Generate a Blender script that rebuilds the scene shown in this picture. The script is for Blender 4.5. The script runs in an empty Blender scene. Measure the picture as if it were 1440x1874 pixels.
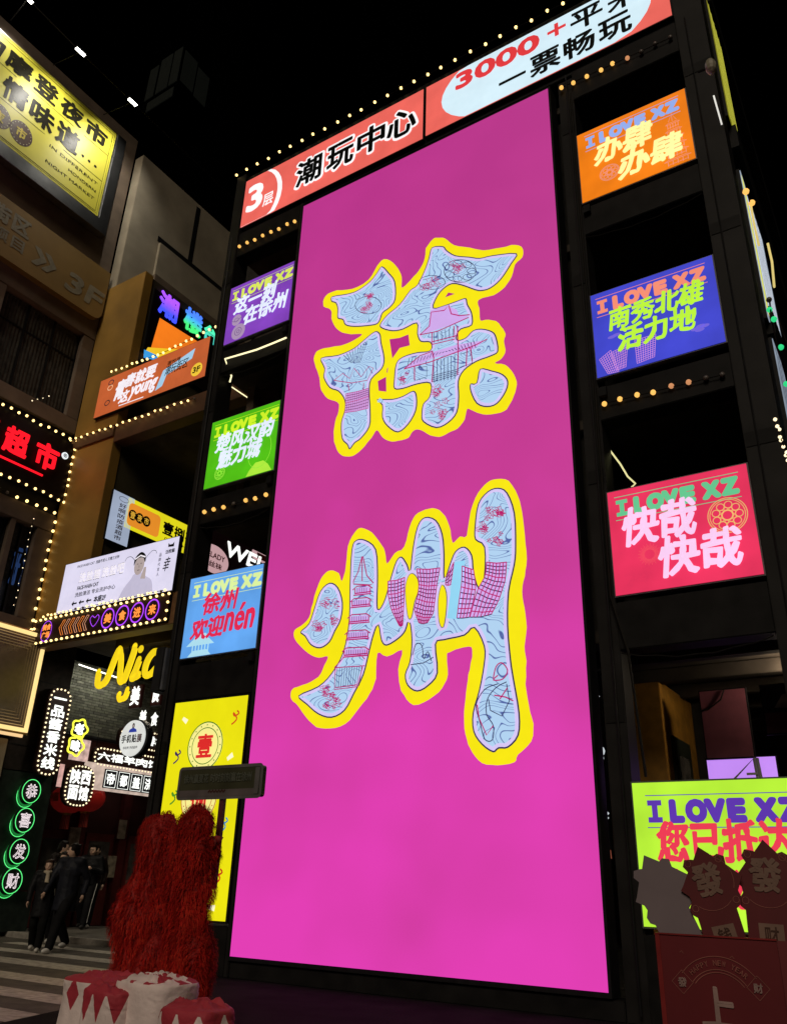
import bpy, bmesh, math, random
from math import sin, cos, pi, radians
from mathutils import Vector, Matrix, noise
from mathutils.geometry import tessellate_polygon

S = bpy.context.scene
COL = bpy.context.collection
rnd = random.Random(7)

# ------------------------------------------------------------------ camera
F, CX, CY, H = 1506.0, 720.0, 937.0, 1.4
_up = Vector((110, -3342, 1506)).normalized()
_r = Vector((2548, -595, -1506)); _r -= _up * _r.dot(_up); _r.normalize()
_d = _up.cross(_r)
RM = Matrix((_r, _d, _up))                      # lens axes -> world axes
CAM = Vector((0, 0, H))
cd = bpy.data.cameras.new('camera'); cam = bpy.data.objects.new('camera', cd); COL.objects.link(cam)
cd.sensor_fit = 'VERTICAL'; cd.sensor_height = 24.0; cd.lens = F / 1874 * 24.0
cd.clip_start = 0.05; cd.clip_end = 600
cx_, cy_, cz_ = RM @ Vector((1, 0, 0)), RM @ Vector((0, -1, 0)), RM @ Vector((0, 0, -1))
M4 = Matrix.Identity(4)
for i in range(3):
    M4[i][0], M4[i][1], M4[i][2], M4[i][3] = cx_[i], cy_[i], cz_[i], CAM[i]
cam.matrix_world = M4
S.camera = cam

# ------------------------------------------------------------------ night sky, faint town glow, exposure
SUN_EL, SUN_AZ = radians(50), radians(215)
w = bpy.data.worlds.new('World'); S.world = w; w.use_nodes = True
nt = w.node_tree; bg = nt.nodes['Background']
sk = nt.nodes.new('ShaderNodeTexSky'); sk.sky_type = 'NISHITA'; sk.sun_disc = False
sk.sun_elevation = radians(-6); sk.sun_rotation = SUN_AZ
nt.links.new(sk.outputs[0], bg.inputs[0]); bg.inputs[1].default_value = 0.02
sd = bpy.data.lights.new('town_glow', 'SUN'); sun = bpy.data.objects.new('town_glow', sd); COL.objects.link(sun)
sd.energy = 1.0; sd.angle = radians(24); sd.color = (1.0, 0.86, 0.68)
# the glow of the town comes down from behind the camera, a little from its left
sdir = Vector((-0.30, 1.0, -0.72)).normalized()
sun.rotation_euler = sdir.to_track_quat('-Z', 'Y').to_euler()
S.view_settings.view_transform = 'Standard'; S.view_settings.look = 'None'
S.view_settings.exposure = 0; S.view_settings.gamma = 1; S.view_settings.use_curve_mapping = False
S.cycles.use_denoising = True
S.cycles.max_bounces = 6; S.cycles.diffuse_bounces = 3; S.cycles.glossy_bounces = 3
S.cycles.sample_clamp_indirect = 3.0

# ------------------------------------------------------------------ helpers: a pixel of the picture onto a real plane
def ray(px, py): return RM @ Vector((px - CX, py - CY, F))
def onp(px, py, ax, val):
    v = ray(px, py); return CAM + v * ((val - CAM[ax]) / v[ax])
def onX(px, py, X): return onp(px, py, 0, X)
def onY(px, py, Y): return onp(px, py, 1, Y)
def onZ(px, py, Z): return onp(px, py, 2, Z)
def dep(p): return (Vector(p) - CAM).dot(_fwd)
_fwd = RM @ Vector((0, 0, 1))

# ------------------------------------------------------------------ materials
def lin(c):
    if isinstance(c, str):
        c = c.lstrip('#'); c = [int(c[i:i+2], 16) / 255 for i in (0, 2, 4)]
    return [x / 12.92 if x <= 0.04045 else ((x + 0.055) / 1.055) ** 2.4 for x in c]
MC = {}
def mat(name, col, rough=0.7, metal=0.0, var=0.25, scale=6.0, bump=0.0, bscale=60.0, em=0.0, emvar=0.06, emscale=1.2, base=None, alpha=1.0):
    """painted / printed surface; em > 0 for things that really glow"""
    if name in MC: return MC[name]
    c = lin(col) if isinstance(col, str) else list(col)
    m = bpy.data.materials.new(name); m.use_nodes = True; n = m.node_tree; L = n.links
    b = n.nodes['Principled BSDF']
    tc = n.nodes.new('ShaderNodeTexCoord')
    def noise_node(sc, det=5.0):
        t = n.nodes.new('ShaderNodeTexNoise'); t.inputs['Scale'].default_value = sc; t.inputs['Detail'].default_value = det
        L.new(tc.outputs['Object'], t.inputs['Vector']); return t
    def shade(colv, t, amt, sock):
        mr = n.nodes.new('ShaderNodeMapRange'); L.new(t.outputs['Fac'], mr.inputs['Value'])
        mr.inputs['From Min'].default_value = 0.3; mr.inputs['From Max'].default_value = 0.7
        mr.inputs['To Min'].default_value = 1 - amt; mr.inputs['To Max'].default_value = 1 + amt
        vm = n.nodes.new('ShaderNodeVectorMath'); vm.operation = 'SCALE'
        vm.inputs[0].default_value = colv; L.new(mr.outputs[0], vm.inputs['Scale']); L.new(vm.outputs[0], sock)
    bc = [x * 0.35 for x in c] if (em > 0 and base is None) else (base or c)
    shade(bc, noise_node(scale), var, b.inputs['Base Color'])
    b.inputs['Roughness'].default_value = rough; b.inputs['Metallic'].default_value = metal
    b.inputs['Specular IOR Level'].default_value = min(0.5, 0.04 + max(bc) * 4)
    if em > 0:
        shade(c, noise_node(emscale, 2.0), emvar, b.inputs['Emission Color'])
        b.inputs['Emission Strength'].default_value = em
        b.inputs['Specular IOR Level'].default_value = 0.15
    if bump > 0:
        bn = n.nodes.new('ShaderNodeBump'); t = noise_node(bscale)
        bn.inputs['Strength'].default_value = bump; bn.inputs['Distance'].default_value = 0.02
        L.new(t.outputs['Fac'], bn.inputs['Height']); L.new(bn.outputs[0], b.inputs['Normal'])
    if alpha < 1: b.inputs['Alpha'].default_value = alpha
    MC[name] = m; return m
def glow(name, col, s=1.0, var=0.05, sc=1.0): return mat(name, col, rough=0.5, em=s, emvar=var, emscale=sc)

# ------------------------------------------------------------------ mesh collector
class G:
    def __init__(s): s.v = []; s.f = []
    def add(s, vs, fs):
        o = len(s.v); s.v += [tuple(q) for q in vs]; s.f += [tuple(i + o for i in f) for f in fs]; return s
    def box(s, x0, x1, y0, y1, z0, z1, bev=0.0):
        if bev <= 0:
            return s.add([(x, y, z) for x in (x0, x1) for y in (y0, y1) for z in (z0, z1)],
                  [(0, 1, 3, 2), (4, 6, 7, 5), (0, 4, 5, 1), (2, 3, 7, 6), (0, 2, 6, 4), (1, 5, 7, 3)])
        bm = bmesh.new(); bmesh.ops.create_cube(bm, size=1)
        for v in bm.verts:
            v.co = Vector(((x0 + x1) / 2 + v.co.x * (x1 - x0), (y0 + y1) / 2 + v.co.y * (y1 - y0), (z0 + z1) / 2 + v.co.z * (z1 - z0)))
        bmesh.ops.bevel(bm, geom=bm.edges[:], offset=bev, segments=2, affect='EDGES')
        bm.verts.index_update(); s.add([v.co for v in bm.verts], [[v.index for v in f.verts] for f in bm.faces]); bm.free(); return s
    def poly(s, pts, y, back=None):
        """flat shape in the local x-z plane, with thickness when back is given"""
        P = [Vector((p[0], p[1], 0)) for p in pts]
        tr = tessellate_polygon([P]); n = len(P)
        s.add([(p.x, y, p.y) for p in P], tr)
        if back is not None:
            s.add([(p.x, y, p.y) for p in P] + [(p.x, back, p.y) for p in P], [(i, (i + 1) % n, n + (i + 1) % n, n + i) for i in range(n)])
            s.add([(p.x, back, p.y) for p in P], tr)
        return s
    def strip(s, pts, wd, y, closed=False):
        P = [Vector(p[:2]) for p in pts]
        if closed: P.append(P[0].copy())
        n = len(P); vs = []; fs = []
        for i in range(n):
            a = P[max(i - 1, 0)]; b = P[min(i + 1, n - 1)]
            if closed and i in (0, n - 1): a = P[n - 2]; b = P[1]
            d = b - a
            if d.length < 1e-9: d = Vector((1, 0))
            d.normalize(); q = Vector((-d.y, d.x)) * wd / 2
            vs += [(P[i].x + q.x, y, P[i].y + q.y), (P[i].x - q.x, y, P[i].y - q.y)]
            if i: fs.append((2 * i - 2, 2 * i - 1, 2 * i + 1, 2 * i))
        return s.add(vs, fs)
    def ell(s, cx, cz, rx, rz, y, n=28, back=None):
        return s.poly([(cx + rx * cos(2 * pi * i / n), cz + rz * sin(2 * pi * i / n)) for i in range(n)], y, back)
    def ring(s, cx, cz, rx, rz, wd, y, n=32):
        return s.strip([(cx + rx * cos(2 * pi * i / n), cz + rz * sin(2 * pi * i / n)) for i in range(n)], wd, y, True)
    def tube(s, pts, r, n=6, cap=True):
        P = [Vector(p) for p in pts]; R = r if isinstance(r, (list, tuple)) else [r] * len(P)
        o = len(s.v); m = len(P)
        prev = None
        for i, p in enumerate(P):
            d = (P[min(i + 1, m - 1)] - P[max(i - 1, 0)]).normalized()
            if prev is None:
                a = Vector((0, 0, 1)) if abs(d.z) < 0.9 else Vector((1, 0, 0)); u = d.cross(a).normalized()
            else: u = (prev - d * prev.dot(d)).normalized()
            prev = u; v_ = d.cross(u)
            for k in range(n):
                t = 2 * pi * k / n; q = p + (u * cos(t) + v_ * sin(t)) * R[i]; s.v.append(tuple(q))
        for i in range(m - 1):
            for k in range(n):
                k2 = (k + 1) % n
                s.f.append((o + i * n + k, o + i * n + k2, o + (i + 1) * n + k2, o + (i + 1) * n + k))
        if cap:
            s.f.append(tuple(o + k for k in range(n))[::-1]); s.f.append(tuple(o + (m - 1) * n + k for k in range(n)))
        return s
    def ball(s, c, r, seg=10, rings=7):
        r = r if isinstance(r, (tuple, list)) else (r, r, r); vs = []; fs = []
        vs.append((c[0], c[1], c[2] + r[2]))
        for i in range(1, rings):
            a = pi * i / rings
            for k in range(seg):
                t = 2 * pi * k / seg; vs.append((c[0] + r[0] * sin(a) * cos(t), c[1] + r[1] * sin(a) * sin(t), c[2] + r[2] * cos(a)))
        vs.append((c[0], c[1], c[2] - r[2]))
        for k in range(seg): fs.append((0, 1 + k, 1 + (k + 1) % seg))
        for i in range(rings - 2):
            for k in range(seg):
                a = 1 + i * seg + k; b = 1 + i * seg + (k + 1) % seg; fs.append((a, a + seg, b + seg, b))
        l = len(vs) - 1
        for k in range(seg): fs.append((l, l - seg + (k + 1) % seg, l - seg + k))
        return s.add(vs, fs)
    def mesh(s, name, m=None, smooth=False):
        me = bpy.data.meshes.new(name); me.from_pydata(s.v, [], s.f)
        if m: me.materials.append(m)
        if smooth: me.polygons.foreach_set('use_smooth', [True] * len(me.polygons))
        me.update(); return me
def link(name, me, parent=None, loc=None):
    o = bpy.data.objects.new(name, me); COL.objects.link(o)
    if parent: o.parent = parent
    if loc is not None: o.location = loc
    return o
def tag(o, label=None, cat=None, group=None, kind=None):
    if label: o['label'] = label
    if cat: o['category'] = cat
    if group: o['group'] = group
    if kind: o['kind'] = kind
    return o

# thing frame: local x to the right along the face, z up, -y towards the viewer
class T:
    def __init__(s, name, label, cat, loc, face='Y', rot=None, group=None, root=None):
        s.loc = Vector(loc); s.rz = {'Y': 0.0, 'X': pi / 2}.get(face, 0.0) if rot is None else rot
        o = bpy.data.objects.new(name, None); COL.objects.link(o); o.empty_display_size = 0.2
        o.location = s.loc; o.rotation_euler = (0, 0, s.rz); s.o = o
        tag(o, label, cat, group)
        s.R = Matrix.Rotation(s.rz, 3, 'Z'); s.Ri = s.R.transposed()
    def to(s, p): return s.Ri @ (Vector(p) - s.loc)
    def L(s, px, py, y=0.0):
        v = s.Ri @ ray(px, py); c = s.Ri @ (CAM - s.loc); q = c + v * ((y - c.y) / v.y); return (q.x, q.z)
    def part(s, name, g, m, parent=None, smooth=False, label=None, kind=None):
        o = link(name, g.mesh(name, m, smooth) if isinstance(g, G) else g, parent or s.o)
        if label: o['label'] = label
        if kind: o['kind'] = kind
        return o
    def box(s, name, x0, x1, y0, y1, z0, z1, m, bev=0.0, parent=None, label=None):
        return s.part(name, G().box(min(x0, x1), max(x0, x1), min(y0, y1), max(y0, y1), min(z0, z1), max(z0, z1), bev), m, parent, label=label)

# ------------------------------------------------------------------ lettering (the font built into Blender has all the characters)
TC = {}
def glyphs(txt, extrude=0.0, space=1.0):
    k = (txt, extrude, space)
    if k not in TC:
        cu = bpy.data.curves.new('t', 'FONT'); cu.body = txt; cu.extrude = extrude; cu.resolution_u = 3
        cu.space_character = space; cu.space_line = 0.8
        o = bpy.data.objects.new('t', cu); COL.objects.link(o); bpy.context.view_layer.update()
        me = bpy.data.meshes.new_from_object(o)
        bm = bmesh.new(); bm.from_mesh(me); bmesh.ops.remove_doubles(bm, verts=bm.verts, dist=1e-5); bm.verts.index_update()
        vs = [v.co.copy() for v in bm.verts]; fs = [tuple(v.index for v in f.verts) for f in bm.faces]
        es = [tuple(v.index for v in e.verts) for e in bm.edges if len(e.link_faces) == 1]; bm.free()
        bpy.data.objects.remove(o); bpy.data.meshes.remove(me); bpy.data.curves.remove(cu)
        x0 = min(v.x for v in vs); x1 = max(v.x for v in vs); y0 = min(v.y for v in vs); y1 = max(v.y for v in vs)
        TC[k] = (vs, fs, es, x0, x1, y0, y1)
    return TC[k]
def text(t, txt, rect, m, y=-0.006, bold=0.02, shear=0.0, brush=0.0, name='lettering', extrude=0.0, space=1.0, parent=None, rot=0.0):
    """fit the words into rect = (x0, x1, z0, z1) on the face of thing t; bold fattens every stroke"""
    vs, fs, es, x0, x1, y0, y1 = glyphs(txt, extrude, space)
    X0, X1, Z0, Z1 = rect; out = []
    w_ = max(x1 - x0, 1e-6); h_ = max(y1 - y0, 1e-6)
    bb = bold * (Z1 - Z0) * 0.9 if h_ > 0.2 else bold * (X1 - X0)
    X0 += bb * .7; X1 -= bb * .7; Z0 += bb * .7; Z1 -= bb * .7
    if Z1 < Z0: Z0 = Z1 = (Z0 + Z1) / 2
    if X1 < X0: X0 = X1 = (X0 + X1) / 2
    for v in vs:
        u = (v.x - x0) / w_; q = (v.y - y0) / h_
        if brush:
            nx = noise.noise(Vector((v.x * 3.1, v.y * 3.1, 1.7))) + 0.5 * noise.noise(Vector((v.x * 8, v.y * 8, 4.7)))
            ny = noise.noise(Vector((v.x * 3.1, v.y * 3.1, 9.2))) + 0.5 * noise.noise(Vector((v.x * 8, v.y * 8, 7.3)))
            u += nx * brush / w_; q += ny * brush / h_ + (0.05 * (u - .5) if brush > .03 else 0)
        x = X0 + u * (X1 - X0) + shear * (q - 0.5) * (Z1 - Z0); z = Z0 + q * (Z1 - Z0)
        if rot:
            cx, cz = (X0 + X1) / 2, (Z0 + Z1) / 2; dx, dz = x - cx, z - cz
            x = cx + dx * cos(rot) - dz * sin(rot); z = cz + dx * sin(rot) + dz * cos(rot)
        out.append((x, y - (v.z * (Z1 - Z0) / h_ if extrude else 0), z))
    g = G().add(out, fs)
    if bb > 0 and not extrude:
        yy = y - 0.0015
        def wd(p): return bb * (1 if not brush else 0.75 + 1.5 * abs(noise.noise(Vector((p[0] * 14 / (Z1 - Z0) * .3, p[2] * 14 / (Z1 - Z0) * .3, 3.3)))))
        for ei, (a, b_) in enumerate(es):
            yy = y - 0.0008 - 0.00003 * (ei * 7 % 41)
            A, B = Vector((out[a][0], out[a][2])), Vector((out[b_][0], out[b_][2])); d = B - A
            if d.length < 1e-7: continue
            d.normalize(); q = Vector((-d.y, d.x)); ra, rb = wd(out[a]), wd(out[b_])
            g.add([(A.x + q.x * ra, yy, A.y + q.y * ra), (A.x - q.x * ra, yy, A.y - q.y * ra), (B.x - q.x * rb, yy, B.y - q.y * rb), (B.x + q.x * rb, yy, B.y + q.y * rb)], [(0, 1, 2, 3)])
        n = 7
        for ii, i in enumerate(sorted({i for e in es for i in e})):
            yy = y - 0.0022 - 0.00003 * (ii * 7 % 41)
            r_ = wd(out[i]); cx, _, cz = out[i]
            g.add([(cx + r_ * cos(2 * pi * k / n), yy, cz + r_ * sin(2 * pi * k / n)) for k in range(n)], [tuple(range(n))])
    return t.part(name, g, m, parent)
def smooth_pts(P, k=3, closed=True):
    n = len(P); out = []
    for i in range(n if closed else n - 1):
        p0, p1, p2, p3 = [Vector(P[(i + j) % n] if closed else P[max(0, min(n - 1, i + j))]) for j in (-1, 0, 1, 2)]
        for a in range(k):
            t = a / k
            out.append(tuple(0.5 * ((2 * p1) + (p2 - p0) * t + (2 * p0 - 5 * p1 + 4 * p2 - p3) * t * t + (3 * p1 - p0 - 3 * p2 + p3) * t ** 3)))
    if not closed: out.append(tuple(P[-1]))
    return out
def inset(P, d):
    n = len(P); A = sum(P[i][0] * P[(i + 1) % n][1] - P[(i + 1) % n][0] * P[i][1] for i in range(n)); sg = 1 if A > 0 else -1
    out = []
    for i in range(n):
        a = Vector(P[i - 1][:2]); b = Vector(P[(i + 1) % n][:2]); t = (b - a)
        if t.length < 1e-9: out.append(P[i]); continue
        t.normalize(); out.append((P[i][0] - t.y * d * sg, P[i][1] + t.x * d * sg))
    return out

BULB = {}
def bulb_mesh(kind, r):
    k = (kind, r)
    if k not in BULB:
        m = {'warm': glow('bulb_warm', (1.0, 0.68, 0.24), 2.7), 'amber': glow('bulb_amber', (1.0, 0.52, 0.12), 1.15),
             'white': glow('bulb_white', (1.0, 0.82, 0.5), 1.6), 'green': glow('bulb_green', (0.03, 0.75, 0.25), 0.9),
             'dim': mat('bulb_off', '#5a5350', 0.3), 'rust': glow('bulb_rust', (0.65, 0.28, 0.12), 0.9)}[kind]
        BULB[k] = G().ball((0, 0, 0), r, 8, 6).mesh('bulb', m, True)
    return BULB[k]
def string_lights(label, pts, step, kind='warm', r=0.04, group=None, cable=True, sag=0.0, seq=None, closed=False, jit=0.022):
    pts = [Vector(p) for p in pts]
    if closed: pts.append(pts[0])
    o = bpy.data.objects.new('string_lights', None); COL.objects.link(o); o.location = pts[0]
    tag(o, label, 'string lights', group)
    b = pts[0].copy()
    if cable:
        link('cable', G().tube([p - b for p in pts], 0.008, 5).mesh('cable', mat('cable_black', '#1c1a18', 0.6)), o)
    k = 0
    for a, c in zip(pts[:-1], pts[1:]):
        n = max(1, round((c - a).length / step))
        for i in range(n + (1 if (c is pts[-1] and not closed) else 0)):
            p = a.lerp(c, i / n) - b
            p += Vector((rnd.uniform(-jit, jit), 0, rnd.uniform(-jit, jit)))
            kd = seq[min(k, len(seq) - 1)] if seq else ('dim' if rnd.random() < .035 else kind)
            link('bulb', bulb_mesh(kd, r), o, p); k += 1
    return o
def border_bulbs(t, P, step, kind, r, y):
    """bulbs round the edge of a sign, children of that sign"""
    P = [Vector(p) for p in P] ; P.append(P[0]); carry = 0.0
    tot = sum((b - a).length for a, b in zip(P[:-1], P[1:])); n = max(4, round(tot / step)); d = tot / n; i = 0; acc = 0.0
    for k in range(n):
        s_ = k * d
        while i < len(P) - 2 and acc + (P[i + 1] - P[i]).length < s_: acc += (P[i + 1] - P[i]).length; i += 1
        q = P[i].lerp(P[i + 1], (s_ - acc) / max(1e-6, (P[i + 1] - P[i]).length))
        link('bulb', bulb_mesh(kind, r), t.o, (q.x, y, q.y))
def pill(x0, x1, z0, z1, r, n=4):
    out = []
    for cx, cz, a in ((x1 - r, z1 - r, 0), (x0 + r, z1 - r, pi / 2), (x0 + r, z0 + r, pi), (x1 - r, z0 + r, 1.5 * pi)):
        for i in range(n + 1): out.append((cx + r * cos(a + pi / 2 * i / n), cz + r * sin(a + pi / 2 * i / n)))
    return out
def voxel(g, size, smooth=6):
    me = g.mesh('tmp'); o = bpy.data.objects.new('tmp', me); COL.objects.link(o)
    m = o.modifiers.new('r', 'REMESH'); m.mode = 'VOXEL'; m.voxel_size = size; m.use_smooth_shade = True
    if smooth:
        s_ = o.modifiers.new('s', 'SMOOTH'); s_.factor = 0.5; s_.iterations = smooth
    dg = bpy.context.evaluated_depsgraph_get(); out = bpy.data.meshes.new_from_object(o.evaluated_get(dg))
    bpy.data.objects.remove(o); out.materials.clear(); return out
def worked(me, m, name):
    me.name = name; me.materials.append(m); return me

# common materials
M_DARK = mat('tower_black_paint', (0.016, 0.0148, 0.0145), 0.5, var=0.3, scale=2.0, bump=0.1)
M_DARK2 = mat('beam_black_paint', (0.011, 0.0103, 0.0103), 0.55, var=0.35, scale=3.0, bump=0.1)
M_BLACK = mat('frame_black', (0.012, 0.012, 0.013), 0.45)
M_INT = mat('interior_dark_wall', (0.03, 0.028, 0.026), 0.85, var=0.4, scale=1.5)
M_CEIL = mat('ceiling_dark', (0.05, 0.04, 0.032), 0.8, var=0.4, scale=2)
M_BRN = mat('brown_plaster', (0.16, 0.115, 0.08), 0.85, var=0.25, scale=1.5, bump=0.15, bscale=25)
M_GREYW = mat('grey_plaster', (0.34, 0.29, 0.21), 0.85, var=0.18, scale=1.2, bump=0.15, bscale=25)
M_OCHRE = mat('ochre_cladding', (0.30, 0.165, 0.03), 0.5, var=0.3, scale=.7)
M_STEEL = mat('brushed_steel', (0.5, 0.5, 0.5), 0.28, metal=1.0, var=0.15, scale=3)
M_WIRE = mat('cable_black', '#1c1a18', 0.6)

def quad(face, val, tl, tr, br, bl):
    """real rectangle (a0, a1, z0, z1) of a sign on a wall plane, from its four corners"""
    f_ = (lambda q: (lambda p: (p.y if face == 'X' else p.x, p.z))(onp(q[0], q[1], 0 if face == 'X' else 1, val)))
    a, b, c, d = f_(tl), f_(tr), f_(br), f_(bl)
    return ((a[0] + d[0]) / 2, (b[0] + c[0]) / 2, (c[1] + d[1]) / 2, (a[1] + b[1]) / 2)
def sign(name, label, cat, face, val, R, depth=0.12, frame=0.03, fm=None, pm=None, group=None):
    """a sign box: frame behind, lit or printed face in front; origin at its lower left"""
    a0, a1, z0, z1 = R
    t = T(name, label, cat, (val, a0, z0) if face == 'X' else (a0, val, z0), face, group=group)
    t.w, t.h = a1 - a0, z1 - z0
    t.box('frame', -frame, t.w + frame, 0.003, depth, -frame, t.h + frame, fm or M_BLACK)
    if pm: t.box('panel', 0, t.w, -0.01, 0.001, 0, t.h, pm)
    return t
def N(t, u0, u1, v0, v1): return (u0 * t.w, u1 * t.w, v0 * t.h, v1 * t.h)

# =================================================================== GROUND
gm = mat('asphalt', (0.075, 0.064, 0.052), 0.85, var=0.35, scale=3.5, bump=0.5, bscale=90)
tag(link('ground', G().add([(-120, -60, -0.02), (120, -60, -0.02), (120, 160, -0.02), (-120, 160, -0.02)], [(0, 1, 2, 3)]).mesh('ground', mat('far_ground', (0.04, 0.036, 0.03), 0.9))), kind='structure')
tag(link('road', G().add([(-40, -25, 0), (20, -25, 0), (20, 13.4, 0), (-40, 13.4, 0)], [(0, 1, 2, 3)]).mesh('road', gm)), kind='structure')
mm = mat('road_marking', (0.34, 0.31, 0.26), 0.75, var=0.4, scale=9, bump=0.2, bscale=120)
road = bpy.data.objects['road']
for y0, y1 in ((12.1, 12.5), (10.92, 11.4), (9.65, 10.25), (8.35, 8.88), (7.25, 7.78), (6.1, 6.65), (4.95, 5.5)):
    tag(link('crosswalk_stripe', G().add([(-17.4, y0, 0.004), (-8.75 + (8.6 - y0) * .28, y0, 0.004), (-8.75 + (8.6 - y0) * .28, y1, 0.004), (-17.4, y1, 0.004)], [(0, 1, 2, 3)]).mesh('crosswalk_stripe', mm), road), kind='structure')
dm = mat('black_sheet', (0.010, 0.009, 0.010), 0.95, var=.4, scale=2, bump=.3); dm.node_tree.nodes['Principled BSDF'].inputs['Specular IOR Level'].default_value = 0.05
tag(link('forecourt_dark_sheet', G().add([(-11.7, 10.72, .012), (4, 10.72, .012), (4, 2.5, .012), (-7.2, 2.5, .012), (-8.9, 7.5, .012)], [(0, 4, 3, 2, 1)]).mesh('forecourt_dark_sheet', dm)), kind='structure')  # black sheet added over the road to hide the screen's pink light
kb = G().box(-40, -17.3, 13.45, 40, -0.3, 0.06); kb.box(-17.3, 6, 13.45, 40, -0.3, 0.06)
tag(link('pavement', G().box(-40, 6, 13.4, 40, -0.3, 0.10, 0.01).mesh('pavement', mat('paving_stone', (0.11, 0.10, 0.085), 0.75, var=0.3, scale=4, bump=0.2))), kind='structure')
tag(link('kerb', G().box(-40, 6, 13.22, 13.4, -0.3, 0.115, 0.012).mesh('kerb', mat('kerb_stone', (0.22, 0.20, 0.17), 0.8, var=0.3, scale=8))), kind='structure')

# =================================================================== TOWER with the big screen
Y0 = 10.74
tw = T('arcade_tower', 'black open framed tower of three storeys that carries the tall pink screen', 'building', (-6.5, Y0, 0))
def tb(name, x0, x1, y0, y1, z0, z1, m=M_DARK, bev=0.012): return tw.box(name, x0 + 6.5, x1 + 6.5, y0, y1, z0, z1, m, bev)
tb('pillar', -12.07, -11.76, 0.0, 0.45, 0, 17.55); tb('pillar', -3.62, -3.33, 0.06, 0.45, 0, 15.5); tb('pillar', -1.37, -0.9, -0.02, 0.6, 0, 18.2)
tb('pillar', -9.86, -9.78, 0.02, 0.5, 0, 15.6)
for x in (-12.05, -9.9, -6.5, -3.6, -1.3):
    tb('rear_pillar', x, x + 0.32, 4.2, 4.55, 0, 15.2, M_INT)
for z0, z1 in ((11.58, 12.18), (7.92, 8.5), (4.35, 5.02), (14.86, 15.6)):
    tb('beam', -11.755, -9.865, 0.03, 0.4, z0, z1, M_DARK2); tb('beam', -3.325, -1.375, 0.03, 0.4, z0, z1, M_DARK2)
tb('beam', -11.755, -9.865, 0.05, 0.12, 3.9 + .44, 4.345, M_DARK2)
for z in (4.6, 8.1, 11.75, 15.2):
    tb('floor_slab', -12.0, -0.95, 0.46, 8.6, z, z + 0.18, M_CEIL)
for i in range(5):
    tb('joist', -11.9, -0.96, 1.0 + i * 1.25, 1.2 + i * 1.25, 4.38, 4.59, M_CEIL)
tb('parapet', -12.07, -1.375, 0.09, 0.4, 15.61, 17.5, M_BLACK)
tb('partition_wall', -9.7, -9.55, 0.6, 8.5, 4.8, 15.1, M_INT); tb('partition_wall', -3.9, -3.75, 0.6, 8.5, 4.8, 15.1, M_INT)
tb('rear_wall', -12.0, -1.0, 8.5, 8.65, 4.8, 15.1, M_INT)
# knee wall below the yellow poster and base under the screen
tb('plinth', -11.755, -9.865, 0.03, 0.3, 0, 0.70, M_DARK2)
tb('plinth', -9.775, -3.63, 0.05, 0.45, 0, 0.22, M_DARK2)
tb('plinth', -3.325, -1.375, 0.03, 0.3, 0, 0.93, M_DARK2)
# folded cable ducts on the inner right pillar
tw.part('cable', G().tube([(-3.36 + 6.5, -0.02, 15), (-3.35 + 6.5, -0.03, 9), (-3.38 + 6.5, -0.03, 5.1), (-3.2 + 6.5, -0.03, 4.3), (-3.12 + 6.5, -0.02, 2.7)], 0.018), M_WIRE)

# ---- the screen
scr = T('led_screen', 'tall pink screen showing two large yellow edged characters', 'screen', (-9.742, Y0, 0.30))
SW, SH = 5.942, 15.14
scr.box('cabinet', -0.04, SW + 0.04, 0.012, 0.32, -0.06, SH + 0.05, M_BLACK)
# the displayed magenta: viewing-angle falloff painted into the emission, brighter towards the bottom, mottled by module
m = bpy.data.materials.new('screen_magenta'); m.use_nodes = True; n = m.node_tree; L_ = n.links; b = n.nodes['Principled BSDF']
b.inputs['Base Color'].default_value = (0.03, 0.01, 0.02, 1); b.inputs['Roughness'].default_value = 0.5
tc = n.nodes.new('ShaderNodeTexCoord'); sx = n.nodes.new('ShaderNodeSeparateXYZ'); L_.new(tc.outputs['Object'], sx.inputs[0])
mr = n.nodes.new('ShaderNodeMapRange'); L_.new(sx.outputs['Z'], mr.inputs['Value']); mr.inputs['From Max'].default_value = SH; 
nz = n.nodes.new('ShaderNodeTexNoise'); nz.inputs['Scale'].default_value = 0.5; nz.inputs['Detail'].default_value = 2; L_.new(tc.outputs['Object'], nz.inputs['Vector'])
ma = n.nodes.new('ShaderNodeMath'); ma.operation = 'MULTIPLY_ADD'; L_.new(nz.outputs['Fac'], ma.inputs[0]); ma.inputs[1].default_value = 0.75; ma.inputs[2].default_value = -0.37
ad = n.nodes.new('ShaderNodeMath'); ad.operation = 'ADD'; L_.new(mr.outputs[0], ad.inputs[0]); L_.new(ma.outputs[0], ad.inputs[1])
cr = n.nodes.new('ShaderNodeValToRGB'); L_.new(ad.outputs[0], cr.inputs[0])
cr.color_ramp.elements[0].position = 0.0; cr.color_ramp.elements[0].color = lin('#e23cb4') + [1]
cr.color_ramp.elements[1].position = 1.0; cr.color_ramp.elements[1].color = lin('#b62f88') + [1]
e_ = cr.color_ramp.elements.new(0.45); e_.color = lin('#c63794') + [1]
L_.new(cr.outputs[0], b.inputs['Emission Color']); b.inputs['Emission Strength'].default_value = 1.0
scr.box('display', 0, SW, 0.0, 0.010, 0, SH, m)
M_SY = glow('screen_yellow', '#efe012', 1.0, 0.03); M_LAV = glow('screen_lavender', '#cfc0ee', 1.0, 0.04)
M_LINE = glow('screen_line', '#2a2450', 1.0); M_CRIM = glow('screen_crimson', '#b01868', 1.0); M_VIO = glow('screen_violet', '#c9a5e6', 1.0)
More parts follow.
